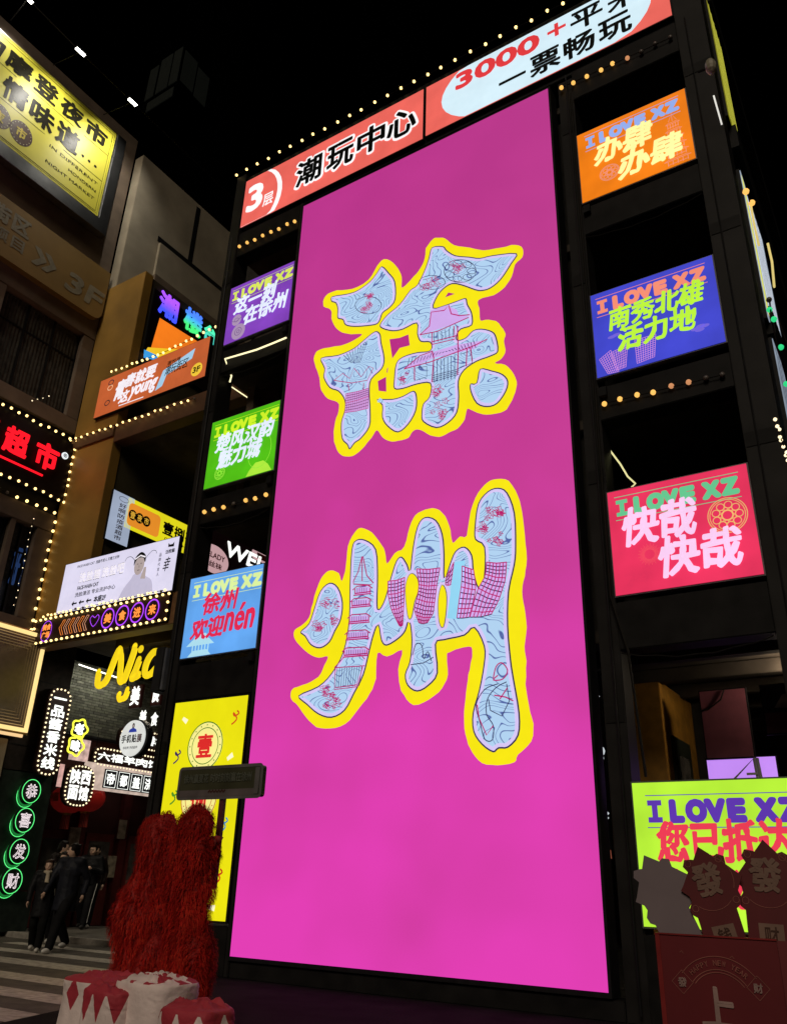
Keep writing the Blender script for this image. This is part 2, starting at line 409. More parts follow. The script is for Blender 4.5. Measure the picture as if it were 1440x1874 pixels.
# light blue ground with fine wavy line drawing
m = bpy.data.materials.new('screen_line_art'); m.use_nodes = True; n = m.node_tree; L_ = n.links; b = n.nodes['Principled BSDF']
b.inputs['Base Color'].default_value = (0.02, 0.02, 0.02, 1)
tc = n.nodes.new('ShaderNodeTexCoord'); mp = n.nodes.new('ShaderNodeMapping'); mp.inputs['Scale'].default_value = (1.0, 1, 1.6); L_.new(tc.outputs['Object'], mp.inputs[0])
nz = n.nodes.new('ShaderNodeTexNoise'); nz.inputs['Scale'].default_value = 1.5; nz.inputs['Detail'].default_value = 0.3; nz.inputs['Distortion'].default_value = 0.9; L_.new(mp.outputs[0], nz.inputs['Vector'])
mu = n.nodes.new('ShaderNodeMath'); mu.operation = 'MULTIPLY'; L_.new(nz.outputs['Fac'], mu.inputs[0]); mu.inputs[1].default_value = 26
fr = n.nodes.new('ShaderNodeMath'); fr.operation = 'PINGPONG'; L_.new(mu.outputs[0], fr.inputs[0]); fr.inputs[1].default_value = 1.0
cr = n.nodes.new('ShaderNodeValToRGB'); L_.new(fr.outputs[0], cr.inputs[0])
cr.color_ramp.elements[0].position = 0.07; cr.color_ramp.elements[0].color = lin('#4f62a4') + [1]
cr.color_ramp.elements[1].position = 0.20; cr.color_ramp.elements[1].color = lin('#b0d2f1') + [1]
L_.new(cr.outputs[0], b.inputs['Emission Color']); b.inputs['Emission Strength'].default_value = 1.0
M_ART = m

def trace(t, P, ox, oy, k): return [t.L(ox + x / k, oy + y / k) for x, y in P]
A_ = (540, 420, 3.1304); B_ = (500, 860, 2.88)
outer1 = [(750,110),(790,55),(815,48),(860,52),(910,90),(1000,105),(1080,120),(1180,105),(1260,88),(1305,110),(1300,160),(1260,200),(1240,270),(1200,330),(1140,375),(1050,402),(1055,450),(1060,520),(1090,517),(1150,525),(1190,570),(1205,600),(1195,640),(1205,690),(1185,740),(1145,765),(1200,775),(1240,810),(1268,870),(1262,930),(1230,1000),(1200,1040),(1120,1060),(1060,1055),(1010,1035),(985,1030),(970,1090),(930,1140),(880,1165),(840,1185),(790,1185),(740,1160),(700,1145),(670,1160),(650,1195),(590,1212),(540,1212),(500,1190),(470,1150),(440,1190),(400,1240),(370,1270),(330,1298),(275,1298),(240,1260),(222,1190),(230,1100),(250,1040),(245,990),(190,970),(150,920),(140,850),(120,790),(108,740),(125,700),(170,680),(260,665),(330,640),(385,600),(320,600),(270,590),(230,560),(210,510),(205,460),(165,440),(165,400),(190,370),(240,350),(330,340),(420,290),(470,210),(510,170),(560,190),(600,240),(612,290),(615,335),(680,270),(720,220),(745,160)]
holes1 = [[(860,390),(878,362),(915,370)], [(542,630),(600,622),(650,602),(658,665),(600,680),(558,740)], [(475,870),(522,845),(524,930),(480,925)], [(527,800),(534,790),(531,820),(526,822)]]
in1 = [
 [(210,415),(215,385),(300,370),(360,350),(430,300),(470,250),(500,212),(540,250),(575,300),(578,400),(545,450),(505,480),(490,520),(470,545),(420,555),(340,560),(290,550),(275,520),(245,510),(245,460),(235,425)],
 [(785,105),(850,98),(870,120),(920,150),(1000,158),(1060,165),(1130,150),(1270,138),(1240,200),(1180,290),(1120,340),(1070,355),(1030,350),(960,325),(900,315),(850,345),(815,390),(795,450),(860,435),(930,410),(980,395),(990,430),(1015,480),(1015,550),(950,575),(930,610),(935,635),(980,620),(1020,580),(1070,570),(1130,585),(1155,620),(1165,700),(1120,730),(1040,760),(970,810),(940,870),(942,960),(930,1050),(880,1110),(810,1140),(735,1105),(725,1060),(735,1000),(770,960),(775,885),(700,890),(620,915),(570,915),(568,860),(580,770),(620,730),(700,705),(775,695),(775,650),(720,645),(700,600),(697,540),(620,575),(560,585),(500,570),(488,545),(530,490),(600,430),(660,350),(700,320),(740,240),(765,170)],
 [(150,738),(250,720),(340,680),(400,630),(460,585),(490,600),(497,650),(515,740),(500,800),(440,860),(430,930),(435,1040),(430,1130),(380,1200),(345,1225),(315,1262),(300,1235),(270,1200),(265,1110),(285,1040),(285,980),(250,930),(200,910),(165,850),(170,800)],
 [(470,975),(560,972),(620,955),(680,925),(700,960),(695,1040),(650,1120),(590,1165),(530,1130),(500,1080),(500,1010)],
 [(1060,800),(1130,810),(1190,830),(1222,870),(1210,930),(1160,1000),(1100,1020),(1040,1000),(1005,930),(1005,885),(1040,880)]]
outer2 = [(92,1180),(110,1150),(180,1125),(240,1090),(270,1030),(290,985),(240,988),(190,970),(140,925),(110,880),(115,845),(150,820),(190,780),(210,700),(240,600),(270,550),(305,530),(345,545),(365,585),(385,500),(395,400),(430,330),(465,305),(520,330),(560,380),(590,430),(600,495),(640,440),(690,405),(720,300),(750,240),(800,210),(860,205),(905,245),(935,320),(945,385),(985,350),(1020,345),(1040,220),(1080,120),(1130,65),(1180,48),(1240,60),(1290,140),(1310,220),(1325,340),(1335,470),(1325,560),(1310,640),(1325,730),(1335,830),(1325,930),(1335,1010),(1330,1130),(1345,1240),(1370,1340),(1360,1430),(1290,1500),(1270,1540),(1180,1555),(1100,1545),(1050,1490),(1020,1420),(1005,1330),(1010,1240),(1020,1140),(1035,1050),(1050,960),(1030,930),(930,960),(915,980),(920,1080),(890,1150),(820,1210),(740,1240),(690,1190),(670,1140),(660,1050),(680,950),(600,985),(550,965),(540,1100),(510,1180),(450,1260),(380,1340),(300,1362),(230,1355),(170,1300),(130,1240),(100,1215)]
in2 = [
 [(145,855),(190,810),(215,740),(250,640),(300,595),(345,620),(370,700),(360,790),(330,850),(300,910),(250,942),(200,925),(170,880)],
 [(135,1190),(240,1140),(310,1070),(370,960),(400,800),(405,600),(415,420),(440,370),(490,370),(545,420),(555,560),(552,700),(560,735),(590,680),(620,570),(650,480),(680,458),(710,500),(722,530),(735,420),(760,300),(800,250),(860,265),(895,340),(905,450),(905,570),(930,500),(960,430),(1010,405),(1050,450),(1060,540),(1085,620),(1110,570),(1112,410),(1065,370),(1062,300),(1080,180),(1130,115),(1185,95),(1235,120),(1275,230),(1282,400),(1275,500),(1245,640),(1240,820),(1255,1000),(1270,1100),(1300,1280),(1295,1400),(1240,1465),(1190,1470),(1160,1490),(1100,1450),(1055,1380),(1052,1280),(1085,1160),(1110,1020),(1110,930),(1060,835),(1010,875),(900,900),(860,920),(870,1070),(820,1140),(760,1170),(710,1140),(695,1080),(720,1010),(730,900),(718,800),(700,850),(665,890),(600,928),(570,900),(555,820),(530,880),(510,960),(480,1080),(430,1180),(380,1270),(310,1308),(240,1290),(180,1240)]]
holes2 = [[(738,550),(765,580),(768,640),(748,700),(732,780),(715,770),(702,640),(715,570)], [(893,610),(915,650),(915,740),(900,830),(880,800),(875,690)]]
yg = G(); lg = G(); lv = G(); ar = G(); hl = G()
for base, out, ins, holes, y_ in ((A_, outer1, in1, holes1, 0), (B_, outer2, in2, [], 0)):
    P = smooth_pts(trace(scr, out, *base), 3)
    P = [(x + 0.012 * noise.noise(Vector((x * 9, z * 9, 0))), z + 0.012 * noise.noise(Vector((x * 9, z * 9, 5)))) for x, z in P]
    yg.poly(P, -0.004)
    for h in holes: hl.poly(trace(scr, h, *base), -0.008)
    for q in ins:
        P = smooth_pts(trace(scr, q, *base), 3)
        lg.poly(P, -0.012); lv.poly(inset(P, 0.022), -0.016); ar.poly(inset(P, 0.075), -0.020)
for q in holes2:
    P = smooth_pts(trace(scr, q, *B_), 3)
    lv.poly(inset(P, -0.07), -0.024); lg.poly(inset(P, -0.012), -0.028); yg.poly(P, -0.032)
scr.part('yellow_outline', yg, M_SY); scr.part('outline_gap', hl, glow('screen_gap', '#b02c80', 1.0))
scr.part('ink_edge', lg, M_LINE); scr.part('lavender_edge', lv, M_LAV); scr.part('drawn_fill', ar, M_ART)
# buildings and blossoms drawn inside the characters
cl = G(); vl = G(); dl = G()
def lines(g, base, segs, w_, y=-0.040):
    for s_ in segs: g.strip(trace(scr, smooth_pts(s_, 4, False) if 5 < len(s_) < 16 and base is B_ and w_ in (0.018, 0.014) else s_, *base), w_, y)
def fillp(g, base, P, y=-0.034): g.poly(trace(scr, P, *base), y)
def grid(base, L0, R0, nr, nc, bulge=0.0, w_=0.016):
    """woven facade: left edge points L0, right edge points R0 (top to bottom)"""
    fillp(vl, base, L0 + R0[::-1])
    def lerp(P, t):
        t *= len(P) - 1; i = min(int(t), len(P) - 2); a, b_ = P[i], P[i + 1]; f_ = t - i
        return (a[0] + (b_[0] - a[0]) * f_, a[1] + (b_[1] - a[1]) * f_)
    for i in range(nr + 1):
        a, b_ = lerp(L0, i / nr), lerp(R0, i / nr)
        (cl if i % 4 == 0 else dl).strip(trace(scr, [a, ((a[0] + b_[0]) / 2, (a[1] + b_[1]) / 2 + bulge), b_], *base), w_, -0.040)
    for j in range(nc + 1):
        pts = []
        for i in range(9):
            a, b_ = lerp(L0, i / 8), lerp(R0, i / 8); f_ = j / nc
            pts.append((a[0] + (b_[0] - a[0]) * f_, a[1] + (b_[1] - a[1]) * f_ + bulge * 4 * f_ * (1 - f_)))
        cl.strip(trace(scr, pts, *base), w_, -0.044)
def blossom(base, cx, cy, r, seed):
    q = random.Random(seed)
    for k in range(6):
        a = q.uniform(0, 6.28); d = r * q.uniform(0, 1.0); x, y = cx + d * cos(a), cy + d * sin(a); rr = r * q.uniform(0.22, 0.42)
        cl.strip(trace(scr, [(x + rr * (1 + .45 * cos(5 * t_ / 12 * 6.283)) * cos(t_ / 12 * 6.283) , y + rr * (1 + .45 * cos(5 * t_ / 12 * 6.283)) * sin(t_ / 12 * 6.283)) for t_ in range(13)], *base), 0.010, -0.044)
        for j in range(3):
            b_ = q.uniform(0, 6.28); cl.strip(trace(scr, [(x, y), (x + rr * cos(b_), y + rr * sin(b_))], *base), 0.009, -0.046)
# first character: two roofed pavilion
fillp(vl, A_, [(780,470),(870,440),(930,465),(945,500),(1000,500),(960,530),(800,585),(720,605),(770,560)])
fillp(vl, A_, [(630,800),(720,735),(800,705),(930,665),(1090,640),(1030,690),(800,740),(690,790)])
lines(cl, A_, [[(720,610),(775,560),(785,480),(860,470),(885,440),(900,490),(945,500),(1005,495)],[(720,610),(820,590),(1000,510)],[(790,595),(790,665),(920,635),(915,560)],[(790,650),(930,615)],[(630,805),(780,765),(1035,670),(1105,635)],[(630,805),(720,730),(790,705)],[(790,700),(800,740),(790,880)],[(935,560),(940,700),(935,840)],[(1010,680),(1020,760)],[(690,790),(690,870)],[(990,690),(985,790)]], 0.022)
lines(dl, A_, [[(800 + i * 22, 595 - i * 4), (802 + i * 22, 655 - i * 6)] for i in range(6)] + [[(800 + i * 20, 760 - i * 6), (800 + i * 20, 880 - i * 3)] for i in range(7)] + [[(650 + i * 18, 790 - i * 7), (662 + i * 18, 740 - i * 2 - (12 if i > 6 else 0))] for i in range(22)] + [[(790, 880 - i * 12), (945, 835 - i * 10)] for i in range(4)] + [[(700, 870), (760, 850), (760, 790), (700, 800)], [(950, 800), (1020, 770), (1015, 700), (955, 720)]], 0.012)
grid(A_, [(300,945),(297,1000),(292,1055)], [(425,915),(428,960),(425,1030)], 8, 12, 4, 0.011)
lines(cl, A_, [[(230,870),(280,830),(320,860),(345,800),(385,850),(430,790),(455,800),(420,870),(330,885),(230,870)],[(310,890),(318,930)],[(400,885),(398,925)]], 0.016)
lines(dl, A_, [[(352 + 6 * (i - 4), 770), (352 + 17 * (i - 4), 725 - 10 * i)] for i in range(9)], 0.010)
for q in ((930,230,45),(770,310,50),(620,860,40),(830,960,60),(840,1060,50),(400,460,40),(430,390,32)): blossom(A_, q[0], q[1], q[2], q[0])
fl = G()
for t_ in ((950,245,92,66),(790,310,75,40),(425,440,75,50)):
    lines(dl, A_, [[(t_[0] + t_[2] * cos(a / 20 * 6.283), t_[1] + t_[3] * sin(a / 20 * 6.283)) for a in range(21)]], 0.012)
for k in range(7):
    a = k / 7 * 6.283; lines(dl, A_, [[(950 + 66 * cos(a) + 26 * cos(b_ / 9 * 6.283), 245 + 46 * sin(a) + 17 * sin(b_ / 9 * 6.283)) for b_ in range(10)]], 0.012)
# second character: pagoda, woven halls, flowers, dancer ribbon
P_ = [(475,460),(455,540),(430,590),(430,605),(520,610),(535,600),(500,560),(480,460)]
lines(cl, B_, [P_, [(475,460),(476,590)]], 0.02)
for i, (cy, hw) in enumerate(((625, 40), (690, 46), (775, 50), (860, 55), (950, 60))):
    cx = 478 - i * 9
    fillp(vl, B_, [(cx - hw, cy + 38), (cx - hw + 8, cy), (cx + hw - 8, cy - 8), (cx + hw, cy + 28)])
    lines(cl, B_, [[(cx - hw - 12, cy + 12), (cx - hw + 10, cy - 8), (cx + hw - 12, cy - 14), (cx + hw + 12, cy + 2)], [(cx - hw - 8, cy + 40), (cx + hw + 6, cy + 30)], [(cx - hw, cy + 30), (cx + hw, cy + 20)], [(cx - hw, cy + 5), (cx - hw, cy + 34)], [(cx + hw, cy), (cx + hw, cy + 26)]], 0.020)
    lines(dl, B_, [[(cx - hw + 12 * j, cy), (cx - hw + 12 * j, cy + 28)] for j in range(1, int(hw / 6))], 0.010)
lines(cl, B_, [[(330,1045),(380,990),(470,980),(490,1000)],[(330,1045),(490,1035)],[(335,1150),(450,1135)],[(335,1050),(330,1160),(452,1145),(478,1040)]], 0.016)
lines(dl, B_, [[(345 + 13 * j, 1048 - j), (340 + 12 * j, 1150 - j)] for j in range(11)], 0.010)
grid(B_, [(612,590),(612,660),(630,740),(672,825)], [(700,570),(698,640),(695,720),(690,820)], 12, 5, 6)
grid(B_, [(762,525),(775,600),(770,660),(750,740),(775,810)], [(885,520),(870,600),(860,680),(850,760),(820,808)], 14, 7, 6)
fillp(lv2 := G(), B_, [(960,490),(1015,480),(1000,640),(985,790),(920,785)])
grid(B_, [(1002,510),(1000,600),(985,700),(975,785)], [(1062,530),(1075,620),(1060,700),(1040,780)], 10, 4, 2)
grid(B_, [(1130,490),(1125,560),(1080,640),(1042,780)], [(1235,490),(1230,580),(1195,690),(1155,765)], 13, 6, 6)
grid(B_, [(922,560),(915,590),(915,610)], [(958,490),(950,550),(940,610)], 4, 2, 2)
for q in ((300,715,45),(250,840,45),(320,810,30),(1150,220,45),(1210,235,35),(1120,310,35),(1180,370,40),(290,1180,45),(340,1210,35),(300,1250,30)): blossom(B_, q[0], q[1], q[2], q[0] + 3)
lines(cl, B_, [[(1165,1100),(1180,1040),(1210,1020),(1240,1060),(1215,1105),(1165,1110),(1190,1085)],[(1080,1240),(1090,1310),(1130,1400),(1165,1350)],[(1170,1190),(1230,1200),(1270,1220)],[(1200,1210),(1240,1150)]], 0.018)
lines(dl, B_, [[(1190,1130),(1120,1160),(1075,1240),(1095,1330),(1120,1420),(1160,1425),(1165,1350),(1130,1290),(1135,1210),(1180,1150),(1235,1120)],[(1140,1210),(1150,1270),(1210,1300),(1250,1220),(1235,1130)],[(740,980),(760,920),(790,930),(800,1000),(820,960),(840,1010)],[(730,1030),(800,1020),(850,990)]], 0.014)
scr.part('drawn_fill', lv2, glow('screen_pale', '#8fd0ee', 1.0)); scr.part('drawn_building', vl, M_VIO); scr.part('drawn_line', cl, M_CRIM); scr.part('drawn_line', dl, M_LINE)

# ---- roof billboards
M_SAL = glow('sal_panel', '#e5645a', 1.0, 0.10, 1.3); M_LB = glow('pale_blue_print', '#cfe8f4', 1.0, 0.04); M_INK = mat('black_print', (0.006, 0.008, 0.008), 0.5); M_WHT = glow('white_print', '#f6f4f6', 1.0)
M_RED = glow('red_print', '#d9383c', 1.0)
t = sign('billboard', 'salmon red lit roof billboard reading 3 and black 潮玩中心', 'billboard', 'Y', Y0, (-11.70, -6.60, 15.74, 17.22), 0.08, 0.025, pm=M_SAL)
def px(t, *P): return [t.L(*q) for q in P]
c = t.L(478, 362); R_ = 1.12
def clip(P, t, e=0.0): return [(min(max(x, e), t.w - e), min(max(z, e), t.h - e)) for x, z in P]
cxr, czr = 0.35, 0.62
A0 = [(cxr + 0.88 * cos(a / 30 * 2 * pi), czr + 1.02 * sin(a / 30 * 2 * pi)) for a in range(31)]
B0 = [(cxr - 0.06 + 0.80 * cos(a / 30 * 2 * pi), czr + 0.02 + 0.96 * sin(a / 30 * 2 * pi)) for a in range(31)]
t.part('print', G().poly(clip(A0[:-1], t), -0.014), M_WHT); t.part('print', G().poly(clip(B0[:-1], t), -0.018), M_SAL)
text(t, '3', (0.13, 0.62, 0.36, 1.2), M_WHT, -0.024, 0.055); text(t, '层', (0.66, 0.98, 0.3, 0.68), M_WHT, -0.024, 0.02)
for u, ch in zip((1.66, 2.56, 3.40, 4.20), '潮玩中心'):
    r_ = (u, u + 0.74, 0.36, 1.14)
    text(t, ch, (r_[0] - .05, r_[1] + .05, r_[2] - .05, r_[3] + .05), M_WHT, -0.020, 0.085); text(t, ch, r_, M_INK, -0.026, 0.035)
t = sign('billboard', 'pale blue and red lit roof billboard reading 3000+平米 一票畅玩', 'billboard', 'Y', Y0, (-6.52, -1.40, 15.77, 17.22), 0.08, 0.025, pm=M_SAL)
E0 = [(2.60 + 2.22 * cos(a / 40 * 2 * pi), 0.75 + 1.15 * sin(a / 40 * 2 * pi)) for a in range(40)]
E0 = [(x - (0.1 if z < 0 else 0), z) for x, z in E0]
t.part('print', G().poly(clip(E0, t), -0.014), M_LB)
text(t, '3000', (0.73, 2.62, 0.86, 1.34), M_RED, -0.024, 0.075); text(t, '+', (2.80, 3.18, 0.96, 1.32), M_RED, -0.024, 0.03)
text(t, '平', (3.28, 3.92, 0.80, 1.34), M_INK, -0.024, 0.035); text(t, '米', (4.02, 4.62, 0.80, 1.34), M_INK, -0.024, 0.035)
text(t, '一', (1.72, 2.30, 0.36, 0.43), M_INK, -0.024, 0.03); 
for u, ch in zip((2.40, 3.10, 3.80), '票畅玩'): text(t, ch, (u, u + 0.62, 0.12, 0.70), M_INK, -0.024, 0.035)
string_lights('string of small warm bulbs along the roof edge above the billboards', [(-12.05, Y0 - 0.05, 17.62), (-0.9, Y0 - 0.05, 17.5)], 0.35, 'warm', 0.034)

# ---- lit boxes of the storeys
def header(t, m, u0=0.06, u1=0.93, v0=0.74, v1=0.90):
    for a, b_, s_ in ((0.0, 0.10, 'I'), (0.155, 0.25, 'L'), (0.265, 0.405, 'O'), (0.395, 0.53, 'V'), (0.545, 0.66, 'E'), (0.72, 0.86, 'X'), (0.87, 1.0, 'Z')):
        r_ = (t.w * (u0 + (u1 - u0) * a), t.w * (u0 + (u1 - u0) * b_), t.h * v0, t.h * v1)
        if s_ != 'I': text(t, s_, r_, m, -0.016, 0.125)
        if s_ == 'I':
            g = G(); w_ = r_[1] - r_[0]; g.poly([(r_[0] + w_ * .3, r_[2]), (r_[1] - w_ * .3, r_[2]), (r_[1] - w_ * .3, r_[3]), (r_[0] + w_ * .3, r_[3])], -0.016); h_ = r_[3] - r_[2]
            g.poly([(r_[0], r_[3] - h_ * .24), (r_[1], r_[3] - h_ * .24), (r_[1], r_[3]), (r_[0], r_[3])], -0.018); g.poly([(r_[0], r_[2]), (r_[1], r_[2]), (r_[1], r_[2] + h_ * .24), (r_[0], r_[2] + h_ * .24)], -0.018)
            t.part('print', g, m)
    g = G()
    for v in (v1 + 0.035, v0 - 0.035): g.strip([(t.w * (u0 - .01), t.h * v), (t.w * min(u1 + .01, 1), t.h * v)], 0.010, -0.014)
    t.part('print', g, m)
def emblem_flower(t, u, v, r, m, n=8):
    g = G(); cx, cz = u * t.w, v * t.h
    g.ring(cx, cz, r, r, 0.012, -0.014); g.ring(cx, cz, r * .9, r * .9, 0.010, -0.014); g.ring(cx, cz, r * .28, r * .28, 0.02, -0.014)
    for k in range(n):
        a = k / n * 2 * pi; g.ring(cx + r * .6 * cos(a), cz + r * .6 * sin(a), r * .2, r * .2, 0.012, -0.014, 10)
        g.ring(cx + r * .36 * cos(a + .3), cz + r * .36 * sin(a + .3), r * .1, r * .1, 0.010, -0.014, 7)
    t.part('print', g, m)
def weave(t, P0, P1, P2, P3, nr, nc, m, w_=0.008):
    g = G(); lp = lambda a, b_, f_: (a[0] + (b_[0] - a[0]) * f_, a[1] + (b_[1] - a[1]) * f_)
    P = [(u * t.w, v * t.h) for u, v in (P0, P1, P2, P3)]
    for i in range(nr + 1): g.strip([lp(P[0], P[3], i / nr), lp(P[1], P[2], i / nr)], w_, -0.014)
    for i in range(nc + 1): g.strip([lp(P[0], P[1], i / nc), lp(P[3], P[2], i / nc)], w_, -0.014)
    t.part('print', g, m)
def pagoda(t, cu, v0, v1, hw, n, m, w_=0.010):
    g = G(); cx = cu * t.w
    for i in range(n):
        f_ = i / n; z = t.h * (v0 + (v1 - v0) * f_); dz = t.h * (v1 - v0) / n; h_ = hw * (1 - 0.55 * f_)
        g.strip([(cx - h_ * 1.35, z + dz * .62), (cx - h_ * .9, z + dz * .8), (cx + h_ * .9, z + dz * .8), (cx + h_ * 1.35, z + dz * .62), (cx - h_ * 1.35, z + dz * .62)], w_, -0.014)
        for k in range(5): g.strip([(cx - h_ + k * h_ / 2, z), (cx - h_ + k * h_ / 2, z + dz * .62)], w_, -0.014)
        g.strip([(cx - h_, z + dz * .15), (cx + h_, z + dz * .15)], w_, -0.014)
    z = t.h * v1; g.strip([(cx - hw * .4, z), (cx, z + .16), (cx + hw * .4, z)], w_, -0.014); g.strip([(cx, z), (cx, z + 0.25)], w_, -0.014)
    t.part('print', g, m)
XL, XR = (-11.71, -9.85), (-3.305, -1.395)
GB = 'lit picture boxes on the storeys of the black tower'
def lbox(label, X, z0, z1, col, h=1.575):
    return sign('light_box', label, 'light box', 'Y', Y0 - 0.01, (X[0], X[1], z0, z1), 0.11, 0.02, fm=mat('box_edge', (0.10, 0.10, 0.11), 0.4), pm=glow('box_' + col[1:], col, 1.0, 0.15, 1.3), group=GB)
BR = dict(bold=0.038, shear=0.14, brush=0.045, y=-0.024)
t = lbox('orange light box reading 办肆办肆 high on the right of the tower', XR, 12.26, 13.86, '#e8790f')
header(t, glow('p_blue', '#8fa8e6'), 0.08, 0.93)
mcol = glow('p_pale_yellow', '#fbf3a0')
text(t, '办肆', N(t, .16, .68, .43, .78), mcol, **BR); text(t, '办肆', N(t, .36, .92, .10, .46), mcol, **BR)
pagoda(t, .86, .02, .62, .16, 6, glow('p_rose', '#dd8f78')); emblem_flower(t, .27, .27, .17, glow('p_rose', '#dd8f78'))
t = lbox('indigo light box reading 南秀北雄活力地 on the right of the tower', XR, 8.66, 10.24, '#3d43c4')
header(t, glow('p_salmon', '#ec8a70'), 0.05, 0.93); mcol = glow('p_lime', '#b6ec3a')
text(t, '南秀北雄', N(t, .14, .90, .50, .76), mcol, **BR); text(t, '活力地', N(t, .20, .82, .22, .50), mcol, **BR)
mw = glow('p_weave', '#c98bd0'); weave(t, (.03, .20), (.13, .27), (.18, .0), (.09, .01), 9, 6, mw); weave(t, (.13, .24), (.27, .28), (.24, .03), (.16, .02), 9, 7, mw); weave(t, (.33, .3), (.50, .30), (.47, .05), (.33, .03), 11, 8, mw)
g = G()
for u, v in ((.80, .22), (.84, .24), (.87, .23), (.83, .2), (.15, .42), (.19, .43)): g.ell(u * t.w, v * t.h, .07, .03, -0.013, 12)
t.part('print', g, glow('p_cloud', '#6d5fcc'))
t = lbox('crimson light box reading 快哉快哉 with a round flower on the right of the tower', XR, 5.10, 6.67, '#e0315a')
header(t, glow('p_green', '#62c08c')); mcol = glow('p_pink', '#f2c8ee')
text(t, '快哉', N(t, .09, .63, .44, .80), mcol, **BR); text(t, '快哉', N(t, .33, .90, .10, .46), mcol, **BR)
emblem_flower(t, .83, .56, .25, glow('p_gold', '#dcae6c'), 9)
g = G()
for k in range(40): a = k / 40 * 2 * pi; g.strip([(.27 * t.w + .07 * cos(a), .33 * t.h + .07 * sin(a)), (.27 * t.w + (.13 + .03 * (k % 2)) * cos(a), .33 * t.h + (.13 + .03 * (k % 2)) * sin(a))], 0.006, -0.012)
t.part('print', g, glow('p_rays', '#e8545f'))
t = lbox('lime light box reading 您已抵达 near the ground behind the red carton', XR, 1.02, 2.63, '#b2ea38')
header(t, glow('p_purple', '#5a34a8'), 0.09, 0.99, 0.71, 0.87); mcol = glow('p_scarlet', '#e23a52')
text(t, '您已抵达', N(t, .13, .93, .44, .72), mcol, **{**BR, 'shear': 0.05}); text(t, '快乐发源地', N(t, .13, .96, .14, .40), mcol, **{**BR, 'shear': 0.05})
t = lbox('purple light box reading 这一刻在徐州 high on the left of the tower', XL, 12.30, 13.88, '#7c3fb4')
header(t, glow('p_acid', '#d2e05a'), 0.05, 1.0); mcol = glow('p_ice', '#dfe8fa')
text(t, '这一刻', N(t, .12, .76, .47, .77), mcol, **BR); text(t, '在徐州', N(t, .30, .95, .22, .52), mcol, **BR)
g = G(); g.ell(.22 * t.w, .14 * t.h, .20, .21, -0.012); g.ell(.17 * t.w, .36 * t.h, .14, .15, -0.014); t.part('print', g, glow('p_mauve', '#a48cae'))
g = G(); g.ring(.22 * t.w, .14 * t.h, .1, .1, .015, -0.018); g.ring(.22 * t.w, .14 * t.h, .04, .04, .015, -0.018); g.strip([(.1 * t.w, .36 * t.h), (.16 * t.w, .33 * t.h), (.25 * t.w, .38 * t.h)], .015, -0.018); g.ring(.17 * t.w, .36 * t.h, .06, .05, .012, -0.018); t.part('print', g, glow('p_plum', '#6a4a86'))
t = lbox('green light box reading 楚风汉韵魅力城 on the left of the tower', XL, 8.70, 10.28, '#4db414')
header(t, glow('p_yel', '#c8ea28'), 0.06, 1.0); mcol = glow('p_ice', '#dfe8fa')
text(t, '楚风汉韵', N(t, .12, .95, .50, .76), mcol, **BR); text(t, '魅力城', N(t, .18, .80, .24, .52), mcol, **BR)
emblem_flower(t, .22, .17, .14, glow('p_leaf', '#8fdc3c'))
g = G(); g.ell(.80 * t.w, .05 * t.h, .26, .08, -0.012); g.ell(.80 * t.w, .13 * t.h, .15, .07, -0.013); g.ring(.80 * t.w, .32 * t.h, .30, .42, .012, -0.013); t.part('print', G().poly(clip([(v[0], v[2]) for v in []] or [(.62 * t.w, 0), (.98 * t.w, 0), (.92 * t.w, .1 * t.h), (.85 * t.w, .17 * t.h), (.74 * t.w, .17 * t.h), (.66 * t.w, .08 * t.h)], t), -0.012), glow('p_leaf2', '#a6e03c')); t.part('print', G().ring(.78 * t.w, .34 * t.h, .30, .40, .012, -0.013), glow('p_leaf', '#8fdc3c'))
t = lbox('sky blue light box reading 徐州欢迎nén on the left of the tower', XL, 5.14, 6.73, '#5f9fe6')
header(t, glow('p_straw', '#d4ea9c'), 0.07, 1.0); mcol = glow('p_cherry', '#d8284e')
text(t, '徐州', N(t, .24, .70, .50, .76), mcol, **BR); text(t, '欢迎', N(t, .12, .56, .20, .46), mcol, **BR); text(t, 'nén', N(t, .58, .96, .24, .56), mcol, **{**BR, 'brush': 0.02})
g = G()
for z, h_ in ((.0, .3), (.13, .36), (.2, .2)): g.poly([(.26 * t.w - h_, z * t.h), (.26 * t.w + h_, z * t.h), (.26 * t.w + h_ * .6, (z + .07) * t.h), (.26 * t.w - h_ * .6, (z + .07) * t.h)], -0.013)
for k in range(6): g.strip([(.16 * t.w + k * .08, .02 * t.h), (.16 * t.w + k * .08, .13 * t.h)], .03, -0.014)
t.part('print', g, glow('p_mist', '#a8d8ea'))
# yellow poster wall
t = sign('light_box', 'tall yellow poster box with the round 壹 coin beside the red costumes', 'light box', 'Y', Y0 - 0.01, (-11.66, -9.90, 0.77, 4.30), 0.1, 0.03, pm=glow('box_yellow', '#e2da10', 1.0, 0.05))
for k, (z, inkc) in enumerate(((2.72, '#4a7a1c'), (1.86, '#b8683c'), (1.0, '#3c5a9c'))):
    g = G(); g.ell(.88, z, .42, .42, -0.013); t.part('print', g, glow('p_cream', '#efe68c'))
    g = G(); g.ring(.88, z, .41, .41, .02, -0.017); g.ring(.88, z, .31, .31, .015, -0.017)
    for q in range(16): g.ell(.88 + .36 * cos(q * pi / 8), z + .36 * sin(q * pi / 8), .014, .014, -0.017, 6)
    t.part('print', g, glow('p_ring%d' % k, inkc, 1.0, 0.02)); text(t, ('壹', '捌', '夜')[k], (.70, 1.06, z - .2, z + .2), glow('p_vermil', '#d22a28'), -0.022, 0.035)
